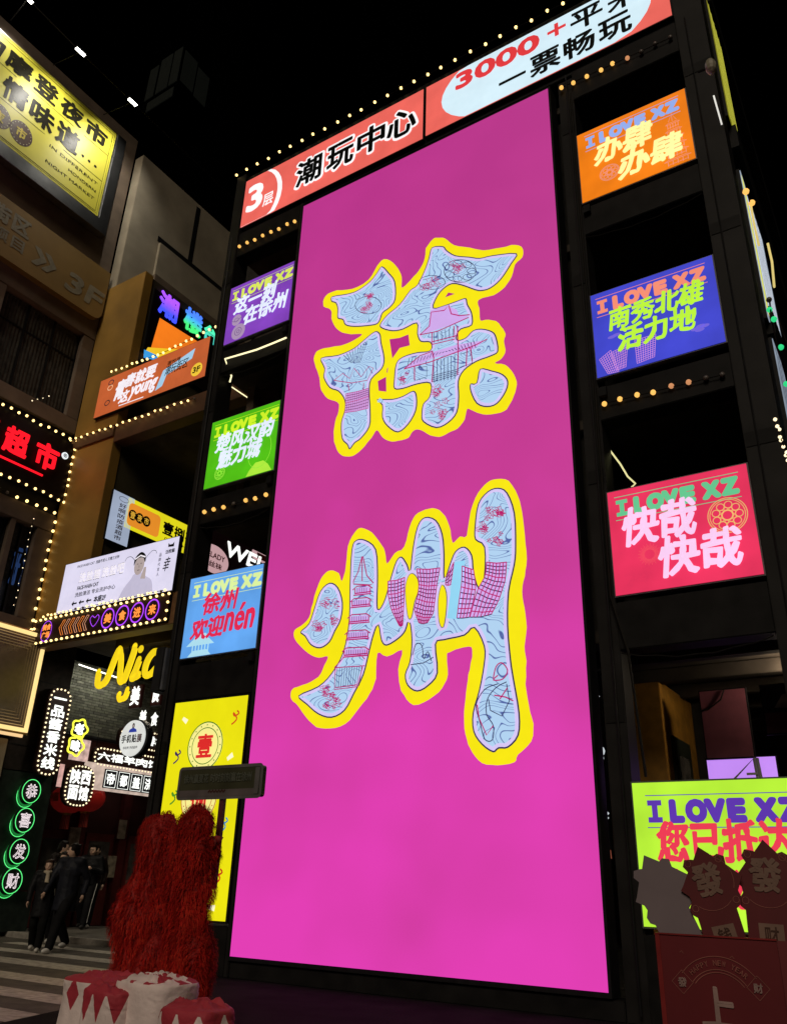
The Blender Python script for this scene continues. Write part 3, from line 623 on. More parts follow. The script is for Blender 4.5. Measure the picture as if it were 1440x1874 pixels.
def squig(t, x, z, m, s_=1):
    t.part('print', G().strip(smooth_pts([(x + .05 * s_, z + .13), (x + .10 * s_, z + .08), (x, z + .04), (x - .03 * s_, z + .10), (x + .06 * s_, z + .0), (x + .02 * s_, z - .06), (x - .05 * s_, z - .1)], 3, False), .028, -0.014), m)
for x, z, c in ((1.5, 3.15, '#c84a1c'), (.2, 2.55, '#3c2458'), (.25, 1.86, '#4a8a28'), (1.5, 1.4, '#4c8ab0'), (1.5, .62, '#b82818'), (.2, .5, '#3c2458')): squig(t, x, z, glow('p_sq' + c[1:], c, 1.0, 0.01))
g = G()
for x, z, a in ((.3, 3.2, .6), (1.5, 2.5, -.5), (.35, 1.35, .8), (1.3, .95, -.6), (1.45, .18, .1), (1.0, .4, .3)):
    g.poly([(x - .07 * cos(a) - .03 * sin(a), z + .07 * sin(a) - .03 * cos(a)), (x + .07 * cos(a) - .04 * sin(a), z - .07 * sin(a) - .04 * cos(a)), (x + .07 * cos(a) + .05 * sin(a), z - .07 * sin(a) + .05 * cos(a)), (x - .07 * cos(a) + .03 * sin(a), z + .07 * sin(a) + .03 * cos(a))], -0.014)
t.part('print', g, glow('p_confetti', '#f6f0c8'))
# bulbs on the beams
string_lights('string of amber bulbs on the top left beam of the tower, below the 3层 billboard', [(-11.62, Y0 - .02, 15.13), (-9.95, Y0 - .02, 15.08)], 0.25, 'amber', 0.042)
string_lights('string of amber bulbs on the left beam between the green and blue light boxes', [(-11.6, Y0 - .02, 8.18), (-9.95, Y0 - .02, 8.16)], 0.27, 'amber', 0.045)
string_lights('string of bulbs on the top right beam of the tower, its last bulbs dead', [(-3.52, Y0 - .02, 15.26), (-1.5, Y0 - .02, 15.2)], 0.25, seq=['amber'] * 5 + ['rust'] * 1 + ['dim'] * 4, r=0.042)
string_lights('string of bulbs on the right beam under the indigo light box, its last bulbs dead', [(-3.22, Y0 - .02, 8.17), (-1.5, Y0 - .02, 8.12)], 0.245, seq=['amber'] * 4 + ['rust'] * 2 + ['dim'] * 4, r=0.042)
# strip lights inside the bays
M_STRIP = glow('strip_light', (1.0, 0.88, 0.5), 1.4)
def strip_light(label, pts, r=0.018, m=None):
    p0 = Vector(pts[0]); o = link('light_strip', G().tube([Vector(p) - p0 for p in pts], r, 5).mesh('light_strip', m or M_STRIP, True), loc=p0); tag(o, label, 'strip light'); return o
strip_light('bent warm light strip under the floor behind the purple light box', [onY(524, 618, Y0 - .03), onY(500, 628, Y0 - .02), onY(470, 640, Y0 - .04), onY(412, 657, Y0 - .03), onY(424, 688, Y0 + .2), onY(421, 699, Y0 + .3)], 0.02)
strip_light('straight pale light strip rising behind the green light box', [onY(421, 706, 12.2), onY(481, 746, 12.2)], 0.014)
strip_light('loose yellow light strip hanging above the crimson light box', [onY(1108, 814, 11.2), onY(1135, 850, 11.2), onY(1148, 872, 11.2), onY(1162, 885, 11.2), onY(1155, 892, 11.2)], 0.014, glow('strip_yellow', (0.9, 0.85, 0.4), 0.9))
tw.box('duct', -12.0 + 6.5, -11.0 + 6.5, 1.2, 1.5, 9.6, 14.9, M_CEIL); tw.box('brace', -11.6 + 6.5, -11.4 + 6.5, 0.8, 1.0, 8.7, 11.6, M_BRN)

# ---- inside the right ground floor
M_AMB = mat('amber_wall_paint', (0.38, 0.18, 0.02), 0.6, var=0.25)
t = T('stair_kiosk', 'ochre kiosk with a narrow posted door behind the lime light box', 'kiosk', (-4.0, 13.0, 0))
t.box('wall', 0.0, 0.55, 0, 2.2, 0.1, 4.42, M_AMB, 0.01)
t.box('door', 0.552, 0.60, 0.35, 1.35, 0.12, 3.62, mat('door_dark_green', (0.03, 0.035, 0.025), 0.3), 0.01)
t.part('poster', G().box(0.601, 0.61, 0.55, 1.15, 1.9, 3.35), mat('door_glass_print', (0.12, 0.11, 0.10), 0.2, var=0.6, scale=3))
t.part('poster', G().box(0.611, 0.613, 0.72, 1.0, 2.0, 3.0), mat('pale_figure_print', (0.30, 0.24, 0.36), 0.4, var=0.5, scale=3))
t = sign('display_panel', 'dull rose wall panel hanging under the tower ceiling', 'panel', 'Y', 13.0, quad('Y', 13.0, (1280, 1266), (1362, 1260), (1378, 1384), (1293, 1388)), 0.06, 0.02, pm=mat('rose_panel', (0.21, 0.06, 0.085), 0.5, var=0.12))
t.part('cable', G().tube([(.36, -.03, t.h), (.3, -.04, t.h * .85), (.1, -.03, t.h * .72), (-.02, -.03, t.h * .7)], 0.012), M_WIRE)
t = sign('display_panel', 'bright lilac lit panel low under the rose panel', 'panel', 'Y', 13.1, quad('Y', 13.1, (1293, 1390), (1420, 1384), (1425, 1450), (1300, 1455)), 0.06, 0.02, pm=glow('lilac_panel', '#c48cf4', 1.0, 0.1))
t = T('folding_ladder', 'white metal ladder frame leaning before the lilac panel', 'ladder', onY(1380, 1418, 12.6))
t.part('rail', G().tube([(-.55, 0, -.3), (.02, 0, .22), (.06, 0.1, -.9)], 0.025), mat('white_metal', (0.5, 0.5, 0.46), 0.4)); t.part('rail', G().tube([(.06, 0, .22), (.12, 0, -.8)], 0.025), mat('white_metal', 0, 0.4))
t.part('rung', G().box(-.3, .08, -.01, .02, -.22, -.16).box(-.1, .08, -.01, .02, 0.0, .03), mat('white_metal', 0, 0.4))
t = sign('poster', 'dark poster of a seated figure above a maroon band, far right inside the tower', 'poster', 'Y', 12.6, quad('Y', 12.6, (1390, 1257), (1450, 1250), (1456, 1340), (1405, 1342)), 0.05, 0.02, pm=mat('poster_dark', (0.02, 0.016, 0.025), 0.4))
t.box('band', 0.0, t.w, -0.016, -0.012, 0.0, t.h * .42, mat('maroon_print', (0.13, 0.02, 0.045), 0.5))
g = G(); g.ell(.50, t.h * .93, .10, .10, -0.018, 14); g.poly([(.14, t.h * .52), (.26, t.h * .78), (.42, t.h * .84), (t.w - .02, t.h * .8), (t.w - .02, t.h * .5)], -0.018); t.part('print', g, mat('figure_print', (0.22, 0.19, 0.18), 0.5, var=0.5))
g = G(); g.ring(.42, t.h * .22, .12, .10, .015, -0.02); g.strip([(.3, t.h * .22), (.42, t.h * .3), (.52, t.h * .15)], .015, -0.02); t.part('print', g, mat('logo_line', (0.35, 0.2, 0.2), 0.5))
t = T('added_ceiling_lamp', 'unseen round ceiling lamp added to light the ground floor of the tower', 'lamp', (-1.35, 12.7, 4.55))  # added lamp, hidden behind the right pillar, brightens the kiosk walls
t.part('lamp_body', G().ball((0, 0, 0), (.14, .14, .05)), mat('lamp_ivory', (0.3, 0.27, 0.2), 0.4)); t.part('diffuser', G().ball((0, 0, -.04), (.10, .10, .03)), glow('diffuser_warm', (1, .8, .5), 3))
ld = bpy.data.lights.new('lamp_light', 'POINT'); ld.energy = 44; ld.color = (1, .82, .58); ld.shadow_soft_size = .12; lo = bpy.data.objects.new('lamp_light', ld); COL.objects.link(lo); lo.parent = t.o; lo.location = (0, 0, -.2)
# bolted joint plates and conduit on the tower frame
for x, y in ((-12.07, 0), (-3.62, .06), (-1.37, -.02)):
    w_ = .31 if x < -12 else (.29 if x < -2 else .47)
    for z in (3.4, 6.9, 10.6, 14.1): tb('joint_plate', x + .02, x + w_ - .02, y - .012, y - .002, z, z + .22, M_DARK2, .003)
for x in (-11.9, -3.42, -1.2): tw.part('conduit', G().tube([(x + 6.5, -.04, .1), (x + 6.5, -.04, 15.5)], .014), M_BLACK)
for x, z in ((-9.86, 12.0), (-9.86, 8.4), (-9.86, 4.9), (-3.3, 12.0), (-3.3, 8.3)): tb('bracket', x - .12, x - .005, -.05, .02, z, z + .16, M_BLACK, .004) if x < -9 else tb('bracket', x + .005, x + .12, -.05, .02, z, z + .16, M_BLACK, .004)
for x0, x1, z in ((-11.7, -9.9, 11.5), (-3.3, -1.4, 11.5), (-11.7, -9.9, 7.85), (-3.3, -1.4, 4.3)): tw.part('cable', G().tube([(x0 + 6.5 + (x1 - x0) * k / 8, .0, z - .12 * sin(k / 8 * pi) - .02 * (k % 2)) for k in range(9)], .009), M_WIRE)
# strip of posters seen in the gap right of the screen
t = sign('banner', 'black banner with white graffiti figures in the gap beside the screen', 'banner', 'Y', 12.0, quad('Y', 12.0, (1060, 1190), (1096, 1190), (1118, 1560), (1085, 1560)), 0.06, 0.02, pm=mat('banner_black', (0.015, 0.010, 0.012), 0.4))
wm = glow('banner_white', '#cfd6dc', 0.9, 0.05); g = G()
g.poly(px(t, (1074, 1262), (1092, 1252), (1086, 1276), (1098, 1274), (1084, 1290), (1076, 1288)), -0.014)
for a, b_ in ((1086, 1368), (1092, 1378), (1098, 1388), (1094, 1398), (1100, 1375), (1088, 1392)): c = t.L(a, b_); g.ell(c[0], c[1], .06, .07, -0.014, 9)
g.strip(px(t, (1088, 1452), (1102, 1462), (1106, 1470), (1092, 1462)), .03, -0.014); g.strip(px(t, (1090, 1470), (1114, 1490)), .03, -0.014); g.strip(px(t, (1090, 1478), (1114, 1498)), .02, -0.014)
g.poly(px(t, (1092, 1490), (1112, 1512), (1116, 1550), (1096, 1535)), -0.014); t.part('print', g, wm)
t.part('print', G().poly(px(t, (1086, 1412), (1098, 1408), (1090, 1426)), -0.016), glow('banner_orange', '#d27a50', 0.9)); t.part('print', G().poly(px(t, (1094, 1505), (1112, 1522), (1112, 1532), (1095, 1520)), -0.018), glow('banner_green', '#5a8a50', 0.8))
t.part('print', G().poly(px(t, (1098, 1545), (1118, 1556), (1120, 1572), (1099, 1560)), -0.016), glow('banner_brown', '#8a4a38', 0.8))

# ---- flank of the tower, seen at a glancing angle on the far right
XS = -0.86
fl = T('flank_facade', 'dark side face of the tower with ledges, on the far right', 'facade', (-1.2, Y0 + 0.62, 0), 'X')
fl.box('wall', 0, 9, -0.22, 0.1, 0.1, 17.2, M_DARK2)
for z in (16.9, 13.1, 9.2, 5.2):
    fl.box('ledge', 0.3, 8.6, -0.40, -0.225, z, z + 0.5, M_DARK2)
def sbox(label, y0, y1, z0, z1, col, s_=1.0, x=XS):
    t = sign('side_sign', label, 'sign', 'X', x, (y0, y1, z0, z1), 0.09, 0.02, pm=glow('side_' + col[1:], col, s_, 0.25, 3.0)); return t
t = sbox('yellow striped sign high on the flank of the tower', 11.4, 12.6, 13.6, 16.6, '#7c7a1c', 0.8)
g = G()
for k in range(6): g.strip([(0.1 + k * .2, 0), (0.1 + k * .2, 3.0)], .05, -0.014)
t.part('print', g, glow('side_lemon', '#e6e45a', 1.0))
t = sbox('white and lemon sign in the middle of the flank of the tower', 11.5, 13.4, 9.4, 12.4, '#9aa6b4', 0.9)
g = G(); g.strip([(0.1, 0.1), (0.1, 2.9)], .22, -0.014); t.part('print', g, glow('side_lemon', '#e6e45a', 1.0))
g = G()
for k in range(7): g.strip([(0.45 + k * .2, 0.1), (0.38 + k * .2, 2.9)], .06, -0.014)
t.part('print', g, glow('side_white', '#eef4ff', 1.1))
g = G()
for k in range(6): g.strip([(0.55 + k * .2, 0.1), (0.50 + k * .2, 2.9)], .04, -0.016)
t.part('print', g, M_INK)
t = sbox('white lettered sign low on the flank of the tower', 11.5, 13.6, 5.9, 9.0, '#8c98a8', 0.8)
g = G()
for k in range(8): g.strip([(0.15 + k * .25, 0.1), (0.30 + k * .25, 1.5), (0.12 + k * .25, 3.0)], .07, -0.014)
t.part('print', g, M_INK)
string_lights('green bulbs hanging down the flank of the tower', [onX(1407, 545, -0.5), onX(1411, 585, -0.5), onX(1424, 640, -0.5), onX(1440, 700, -0.5), onX(1452, 760, -0.5)], 0.28, 'green', 0.028)
string_lights('small warm bulbs low on the flank of the tower', [onX(1415, 768, -0.83), onX(1440, 835, -0.83), onX(1465, 900, -0.83)], 0.12, 'white', 0.022)
string_lights('two amber bulbs at the edge of the flank ledge', [onX(1365, 350, -0.6), onX(1372, 372, -0.6)], 0.35, 'amber', 0.04)
strip_light('thin yellow neon line along the far edge of the tower flank', [onX(1373, 375, -0.6), onX(1379, 410, -0.6), onX(1388, 450, -0.6)], 0.014, glow('strip_gold', (0.75, 0.6, 0.2), 0.9))
strip_light('short white neon line near the top of the tower flank', [onX(1305, 175, XS + .05), onX(1320, 228, XS + .05)], 0.012, glow('strip_white', (0.9, 0.88, 0.8), 0.9))
strip_light('second thin yellow neon line below the ledge of the tower flank', [onX(1404, 445, -0.5), onX(1412, 480, -0.5), onX(1416, 525, -0.5)], 0.014, glow('strip_gold', (0.75, 0.6, 0.2), 0.9))
o = T('floodlight', 'small round lamp on the flank beside the orange light box', 'lamp', onX(1300, 122, -0.7), 'X')
o.part('lamp_body', G().ball((0, 0, 0), (.09, .07, .12)), mat('lamp_ivory', (0.3, 0.27, 0.2), 0.4)); o.part('bracket', G().tube([(0, 0, 0), (0, .16, .0)], .015), M_WIRE)

# =================================================================== LEFT BUILDING (facade on x = -18.9, looking towards +x)
X0, Y1 = -18.9, 12.23
lb = T('corner_building', 'tall brown plastered corner building on the left carrying the yellow billboard', 'building', (X0, 2.0, 0), 'X')
def lbb(name, y0, y1, d0, d1, z0, z1, m=M_BRN, bev=0.0, parent=None): return lb.box(name, y0 - 2, y1 - 2, d0, d1, z0, z1, m, bev, parent)   # d: depth behind the facade
lbb('wall', -8, Y1, 0.5, 12, 0, 24.0)
M_BRN2 = mat('brown_band', (0.10, 0.07, 0.05), 0.8, var=0.3, scale=2)
# facade skin split in real bands and piers round the openings
for z0, z1, m_ in ((17.9, 24.25, M_BRN), (16.0, 17.9, M_BRN), (12.75, 13.2, M_BRN), (9.72, 10.2, M_BRN2), (7.0, 7.25, M_BRN2), (0, 4.3, M_BRN2)):
    lbb('wall_band', -6, Y1, 0.0, 0.49, z0, z1, m_, 0.01)
for a, b_ in ((11.85, Y1), (9.0, 9.3), (5.6, 6.2)):
    lbb('pier', a, b_, 0.02, 0.48, 13.21, 15.99, M_BRN, 0.01)
lbb('pier', 11.75, Y1, 0.02, 0.48, 7.26, 9.71, M_BRN2, 0.01); lbb('pier', 11.0, 11.02 + .12, 0.04, 0.40, 7.26, 9.71, M_BRN2)
lbb('wall_band', -6, Y1, 0.1, 0.48, 10.21, 12.74, M_BLACK)
M_GLD = mat('dark_glass', (0.012, 0.014, 0.016), 0.12, var=0.4)
M_CUR = mat('curtain', (0.05, 0.045, 0.035), 0.9, var=0.5, scale=5)
for y0, y1, z0, z1 in ((9.3, 11.85, 13.25, 15.95), (6.2, 9.0, 13.25, 15.95), (8.4, 11.0, 7.3, 9.68), (11.14, 11.75, 7.3, 9.68)):
    wn = lbb('window', y0, y1, 0.24, 0.30, z0, z1, M_GLD)
    g = G()
    n_ = max(2, int((y1 - y0) / 0.7))
    for k in range(n_ + 1):
        y = y0 - 2 + (y1 - y0) * k / n_; g.box(y - .03, y + .03, .18, .24, z0, z1)
    g.box(y0 - 2, y1 - 2, .19, .235, z0 + (z1 - z0) * .68, z0 + (z1 - z0) * .68 + .05)
    link('frame', g.mesh('frame', M_BLACK), wn)
    g = G()
    for k in range(24):
        y = y0 - 2 + (y1 - y0) * (k + .5) / 24; hw = (y1 - y0) / 48
        g.add([(y - hw, .235, z0), (y, .20, z0), (y + hw, .235, z0), (y - hw, .235, z1), (y, .20, z1), (y + hw, .235, z1)], [(0, 1, 4, 3), (1, 2, 5, 4)])
    if z0 > 12: link('curtain', g.mesh('curtain', M_CUR, True), wn)
# lower beige facing with joints
M_BEIGE = mat('beige_panel', (0.33, 0.27, 0.18), 0.6, var=0.15, scale=1.5)
for k in range(7): lbb('facing_panel', 12.15 - (k + 1) * 0.62 + .015, 12.15 - k * 0.62, -0.10, -0.005, 2.9, 4.28, M_BEIGE, 0.006)
# entry column that stands on the pavement (dark, with a green plinth)
M_COLD = mat('dark_green_panel', (0.020, 0.028, 0.024), 0.35, var=0.3); M_COLB = mat('column_black', (0.022, 0.016, 0.014), 0.5, var=0.4)
cl_ = T('entry_column', 'dark square column at the alley mouth under the bridge', 'column', (X0, Y1 + .02, 0), 'X')
cl_.box('plinth', 0.0, 1.47, -0.02, 1.5, 0.1, 0.95, M_COLD, 0.01)
cl_.box('panel', 0.0, 1.44, 0.0, 1.45, 0.97, 3.6, M_COLD, 0.008)
cl_.box('shaft', 0.0, 1.42, 0.02, 1.45, 3.62, 7.2, M_COLB, 0.008)
for k in range(4): cl_.box('panel_joint', 0.0, 1.425, 0.005, 0.018, 4.2 + k * .8, 4.23 + k * .8, M_BLACK)

# yellow billboard
t = sign('billboard', 'wide yellow printed billboard reading 摩登夜市 under two spotlights', 'billboard', 'X', -18.6, (5.6, 11.21, 19.90, 23.40), 0.25, 0.05, fm=M_STEEL,
         pm=mat('yellow_vinyl', (0.66, 0.60, 0.05), 0.45, var=0.08, scale=1.0))
W_ = t.w; PINK = mat('billboard_ink', (0.02, 0.018, 0.01), 0.35)
t.box('lower_rail', 0, W_ + .25, -0.06, 0.2, -0.52, -0.06, M_STEEL, 0.01); t.box('side_rail', W_ + .055, W_ + .40, -0.03, 0.2, -0.5, t.h + .05, M_STEEL, 0.01)
g = G(); g.strip([(0, .12), (W_ - .12, .12), (W_ - .12, t.h - .14), (0, t.h - .14)], .022, -0.014); g.strip([(0, .06), (W_ - .05, .06), (W_ - .05, t.h - .05), (0, t.h - .05)], .014, -0.014)
for z, a, b_ in ((2.42, 0, 2.2), (2.42, 2.7, 4.2), (2.42, 4.55, W_ - .12), (1.32, 0.3, 3.4), (1.32, 4.05, W_ - .12)): g.strip([(a, z), (b_, z)], .018, -0.014)
t.part('print', g, PINK)
for k, ch in enumerate('市夜登摩的乡'):
    x1 = W_ - .28 - k * 0.92; text(t, ch, (x1 - .80, x1, 2.52, 3.22), PINK, -0.018, 0.042, brush=0.02)
for ch, x0 in (('情', 1.9), ('味', 2.8), ('道', 3.7)): text(t, ch, (x0, x0 + .78, 1.44, 2.26), PINK, -0.018, 0.042, brush=0.02)
g = G()
for k in range(3): g.ell(4.68 + k * .24, 1.66, .05, .05, -0.016, 10)
t.part('print', g, PINK)
for k, ln in enumerate(('IN DIFFERENT', 'MONDERN', 'NIGHT MARKET')): text(t, ln, (W_ - .25 - len(ln) * .145, W_ - .25, 1.03 - k * .30, 1.14 - k * .30), PINK, -0.016, 0.008)
for cx, ch in ((2.05, '夜'), (2.75, '市')):
    g = G(); g.ell(cx, .72, .36, .40, -0.014); t.part('print', g, mat('coin_brown', (0.09, 0.045, 0.03), 0.4))
    g = G()
    for q in range(18): g.ell(cx + .31 * cos(q * pi / 9), .72 + .35 * sin(q * pi / 9), .017, .02, -0.018, 6)
    t.part('print', g, mat('coin_dot', (0.55, 0.5, 0.3), 0.5)); text(t, ch, (cx - .16, cx + .16, .54, .90), mat('coin_yellow', (0.7, 0.55, 0.05), 0.5), -0.020, 0.04)
# spotlights on arms
def spot(label, px_, en=330):
    b0 = onX(px_[0][0], px_[0][1], -18.55); hd = onY(px_[1][0], px_[1][1], b0.y)
    o = T('spotlight', label, 'spotlight', b0, 'X', group='spotlights on arms over the yellow billboard')
    e = o.to(hd); d = Vector((0, 0.75, -0.65)).normalized()
    o.part('arm', G().tube([(0, 0, 0), e], 0.016), M_WIRE)
    o.part('head', G().tube([e + Vector((-.16, 0, .06)), e + Vector((.16, 0, .06))], .06, 8), mat('lamp_black', (.02, .02, .02), .4))
    o.part('lens', G().box(e.x - .15, e.x + .15, e.y - .05, e.y + .05, e.z - .01, e.z + .005), glow('lamp_lens', (1, .97, .88), 14.0))
    for tgt, k, cone in ((Vector((X0 + .3, hd.y + .4, 21.9)), 1.0, 105),):
        ld = bpy.data.lights.new('lamp_light', 'SPOT'); ld.energy = en * k; ld.spot_size = radians(cone); ld.spot_blend = 0.9; ld.shadow_soft_size = 0.06; ld.color = (1, .96, .86)
        lo = bpy.data.objects.new('lamp_light', ld); COL.objects.link(lo); lo.parent = o.o; lo.location = e + Vector((0, .02, -.04))
        lo.rotation_euler = (o.Ri @ (tgt - hd)).to_track_quat('-Z', 'Y').to_euler()
    return hd
h1 = spot('spotlight nearer the top left corner, above the characters 摩登', ((98, 119), (148, 95)))
h2 = spot('spotlight above the right end of the yellow billboard', ((190, 210), (243, 187)))
h3 = spot('spotlight cut by the top edge of the picture', ((20, 38), (52, -2)))
h0 = onX(430, 365, h1.x + 0.0)
cab = onp(430, 365, 0, (h1.x + h2.x) / 2)
o = link('power_cable', G().tube([Vector((h3.x, h3.y - 2, h3.z)) - h1, h3 - h1, Vector((0, 0, 0)), h2 - h1, cab - h1], 0.02).mesh('power_cable', M_WIRE), loc=h1); tag(o, 'thin black cable linking the spotlights and running off behind the tower', 'cable')

# amber unlit sign 3F
t = sign('wall_sign', 'dull amber unlit sign with rounded corner reading 玩街区 and 3F', 'sign', 'X', X0 + 0.2, (6.0, 12.14, 16.55, 18.37), 0.22, -0.3, fm=M_BRN2)
t.part('panel', G().poly([(0, 0)] + [(t.w - .3 + .3 * cos(a), .3 + .3 * sin(a)) for a in (-1.57, -1.2, -.8, -.4, 0)] + [(t.w, t.h), (0, t.h)], -0.01, 0.2), mat('amber_vinyl', (0.24, 0.14, 0.03), 0.6, var=0.15, scale=1))
PG = mat('grey_letter', (0.25, 0.22, 0.15), 0.5, var=0.2)
text(t, '3F', (t.w - 1.35, t.w - .10, .32, .98), PG, -0.016, 0.06, shear=.15); text(t, '»', (t.w - 2.5, t.w - 1.75, .42, 1.0), PG, -0.016, 0.05)
for k, ch in enumerate('潮玩街区'[::-1]): text(t, ch, (t.w - 3.3 - k * .62 + .02, t.w - 2.75 - k * .62, 1.0, 1.56), PG, -0.016, 0.05)
for k, ch in enumerate('娱乐项目'[::-1]): text(t, ch, (t.w - 3.2 - k * .5 + .02, t.w - 2.8 - k * .5, .45, .85), PG, -0.016, 0.03)
# supermarket sign
t = sign('shop_sign', 'black shop sign with red neon letters 超市 framed by bulbs', 'shop sign', 'X', X0 + 0.12, (6.5, 12.20, 10.64, 12.36), 0.15, 0.02, pm=mat('sign_black', (0.012, 0.008, 0.008), 0.35))
NR = glow('neon_red', '#ff1626', 1.25, 0.02)
for ch, u in (('超', 3.62), ('市', 4.55), ('酒', 2.7)): text(t, ch, (u, u + .70, .58, 1.34), NR, -0.10, 0.05, extrude=0.04); text(t, ch, (u, u + .70, .58, 1.34), NR, -0.13, 0.045)
t.box('underline', 3.0, 4.95, -0.06, -0.02, .40, .45, NR, 0.004)
t.part('badge', G().ell(5.48, 1.28, .10, .10, -0.04, 16, 0), glow('badge_white', '#e8f0f4', 1.1)); text(t, '®', (5.42, 5.54, 1.22, 1.34), M_INK, -0.045, 0.03)
string_lights('line of warm bulbs along the top and right edges of the red 超市 sign', [Vector((X0 + .2, 7.6, 12.44)), Vector((X0 + .2, 12.2, 12.44)), Vector((X0 + .2, 12.22, 10.6))], 0.235, 'warm', 0.038)
string_lights('line of warm bulbs along the bottom edge of the red 超市 sign', [Vector((X0 + .2, 9.8, 10.60)), Vector((X0 + .2, 12.05, 10.60))], 0.25, 'warm', 0.038)
string_lights('line of warm bulbs on the ledge below the 超市 sign and down the building corner', [Vector((X0 + .06, 10.1, 10.28)), Vector((X0 + .06, 12.1, 10.25)), Vector((X0 + .06, 12.16, 10.0)), Vector((X0 + .06, 12.16, 7.0))], 0.27, 'warm', 0.042)
string_lights('short string of tiny bulbs under the curtained window', [onX(60, 732, X0 + .3), onX(90, 725, X0 + .3)], 0.2, 'white', 0.018)
string_lights('dim curtain string of tiny bulbs inside the lower window', [onX(62, 950, X0 + .1), onX(27, 1108, X0 + .1)], 0.2, 'white', 0.014)
o = T('window_banner', 'dark shop window banner with faint blue writing', 'banner', onX(0, 1100, X0 - .2), 'X')
for k in range(3): text(o, '好酒夜市'[k], (.1 + k * .28, .32 + k * .28, .5, 1.6), glow('dim_blue', (0.012, 0.03, 0.09), 1.0), 0, 0.02)
# gold framed light box
t = sign('gold_frame', 'gold edged glowing frame round a taupe reeded panel at the left edge', 'display frame', 'X', X0 + 0.35, (8.6, 12.42, 4.45, 6.86), 0.35, 0.05, fm=mat('gold_trim', (0.35, 0.22, 0.08), 0.3, metal=.7), pm=mat('taupe_glass', (0.16, 0.12, 0.09), 0.25, var=0.1))
g = G(); g.box(0, t.w, -.06, -.012, t.h - .09, t.h).box(0, t.w, -.06, -.012, 0, .09).box(t.w - .09, t.w, -.06, -.012, .09, t.h - .09)
t.part('light_strip', g, glow('gold_strip', (1.0, 0.72, 0.28), 1.1, 0.08))
for k in range(5):
    g = G(); e = .15 + k * .07; g.strip([(0, e), (t.w - e, e), (t.w - e, t.h - e), (0, t.h - e)], .016, -0.02 - .001 * k); t.part('reed', g, glow('gold_reed%d' % k, (0.42 / (k * .6 + 1), 0.27 / (k * .6 + 1), 0.11 / (k * .6 + 1)), 1.0))
o = T('light_strip_ledge', 'warm light strip under the gold frame', 'strip light', (X0 + .3, 8.6, 4.33), 'X'); o.part('diffuser', G().box(0, 3.75, -.05, 0, 0, .07), glow('gold_strip2', (1.0, 0.66, 0.32), 0.9))
# round neon characters on the column
NG = glow('neon_green', (0.12, 1.0, 0.25), 1.1, 0.02); NW = glow('neon_white', (1.0, 0.86, 0.9), 1.3, 0.02); NGD = glow('neon_green_back', (0.01, 0.16, 0.03), 1.0)
for k, (ch, c_) in enumerate(zip('恭喜发财', ((57, 1448), (45, 1501), (35, 1558), (22, 1612)))):
    p = onX(c_[0], c_[1], X0 + 0.16)
    t = T('neon_sign', 'round green ringed neon character %s, %s of the four down the column' % (ch, ('topmost', 'second', 'third', 'lowest')[k]), 'neon sign', p, 'X', group='round neon characters')
    t.part('backing', G().ell(0, 0, .245, .265, 0.0, 24, .1), mat('neon_back', (0.012, 0.016, 0.012), 0.4))
    t.part('neon_ring', G().tube([(.25 * cos(a / 24 * 2 * pi), -.03, .27 * sin(a / 24 * 2 * pi)) for a in range(25)], .009, 5), NG)
    t.part('neon_ring', G().tube([(.25 * cos(a / 24 * 2 * pi) - .02, .12, .27 * sin(a / 24 * 2 * pi) - .10) for a in range(25)], .009, 5), NG)
    t.part('glow_panel', G().ring(-.01, -.06, .235, .27, .05, .11), NGD)
    vs, fs, es, x0, x1, y0, y1 = glyphs(ch); g = G()
    for a, b_ in es:
        g.strip([((vs[a].x - x0) / (x1 - x0) * .30 - .15, (vs[a].y - y0) / (y1 - y0) * .32 - .16), ((vs[b_].x - x0) / (x1 - x0) * .30 - .15, (vs[b_].y - y0) / (y1 - y0) * .32 - .16)], .011, -0.04)
    t.part('neon_letter', g, NW)
# pill shaped bulb signs
def pill_sign(label, X, R, rows, step=0.12, br=0.022, face='X', vertical=True, m=None, group='pill shaped signs edged with bulbs'):
    a0, a1, z0, z1 = R
    t = T('bulb_sign', label, 'sign', (X, a0, z0) if face == 'X' else (a0, X, z0), face, group=group); w_, h_ = a1 - a0, z1 - z0
    r_ = min(w_, h_) * .38; P = pill(0, w_, 0, h_, r_)
    t.part('backing', G().poly(P, 0, .12), mat('sign_brown', (0.03, 0.014, 0.012), 0.4))
    border_bulbs(t, pill(0.04, w_ - .04, 0.04, h_ - .04, r_ * .9), step, 'white', br, -.03)
    LW = m or glow('letter_white', (0.93, 0.96, 0.90), 1.35, 0.03)
    n = len(rows)
    for i, row in enumerate(rows):
        zt = h_ - .13 - (h_ - .26) * i / n; zb = h_ - .13 - (h_ - .26) * (i + .90) / n
        for j, ch in enumerate(row):
            xa = .13 + (w_ - .26) * j / len(row); xb = .13 + (w_ - .26) * (j + .94) / len(row)
            if ch == '一': text(t, ch, (xa, xb, (zt + zb) / 2 - .02, (zt + zb) / 2 + .02), LW, -.03, 0.05)
            else: text(t, ch, (xa, xb, zb, zt), LW, -.03, 0.045)
    return t
pill_sign('tall bulb edged sign reading 一品酱香米线 on the dark column', X0 + .2, (12.95, 13.62, 3.55, 5.72), list('一品酱香米线'), 0.115, 0.024)

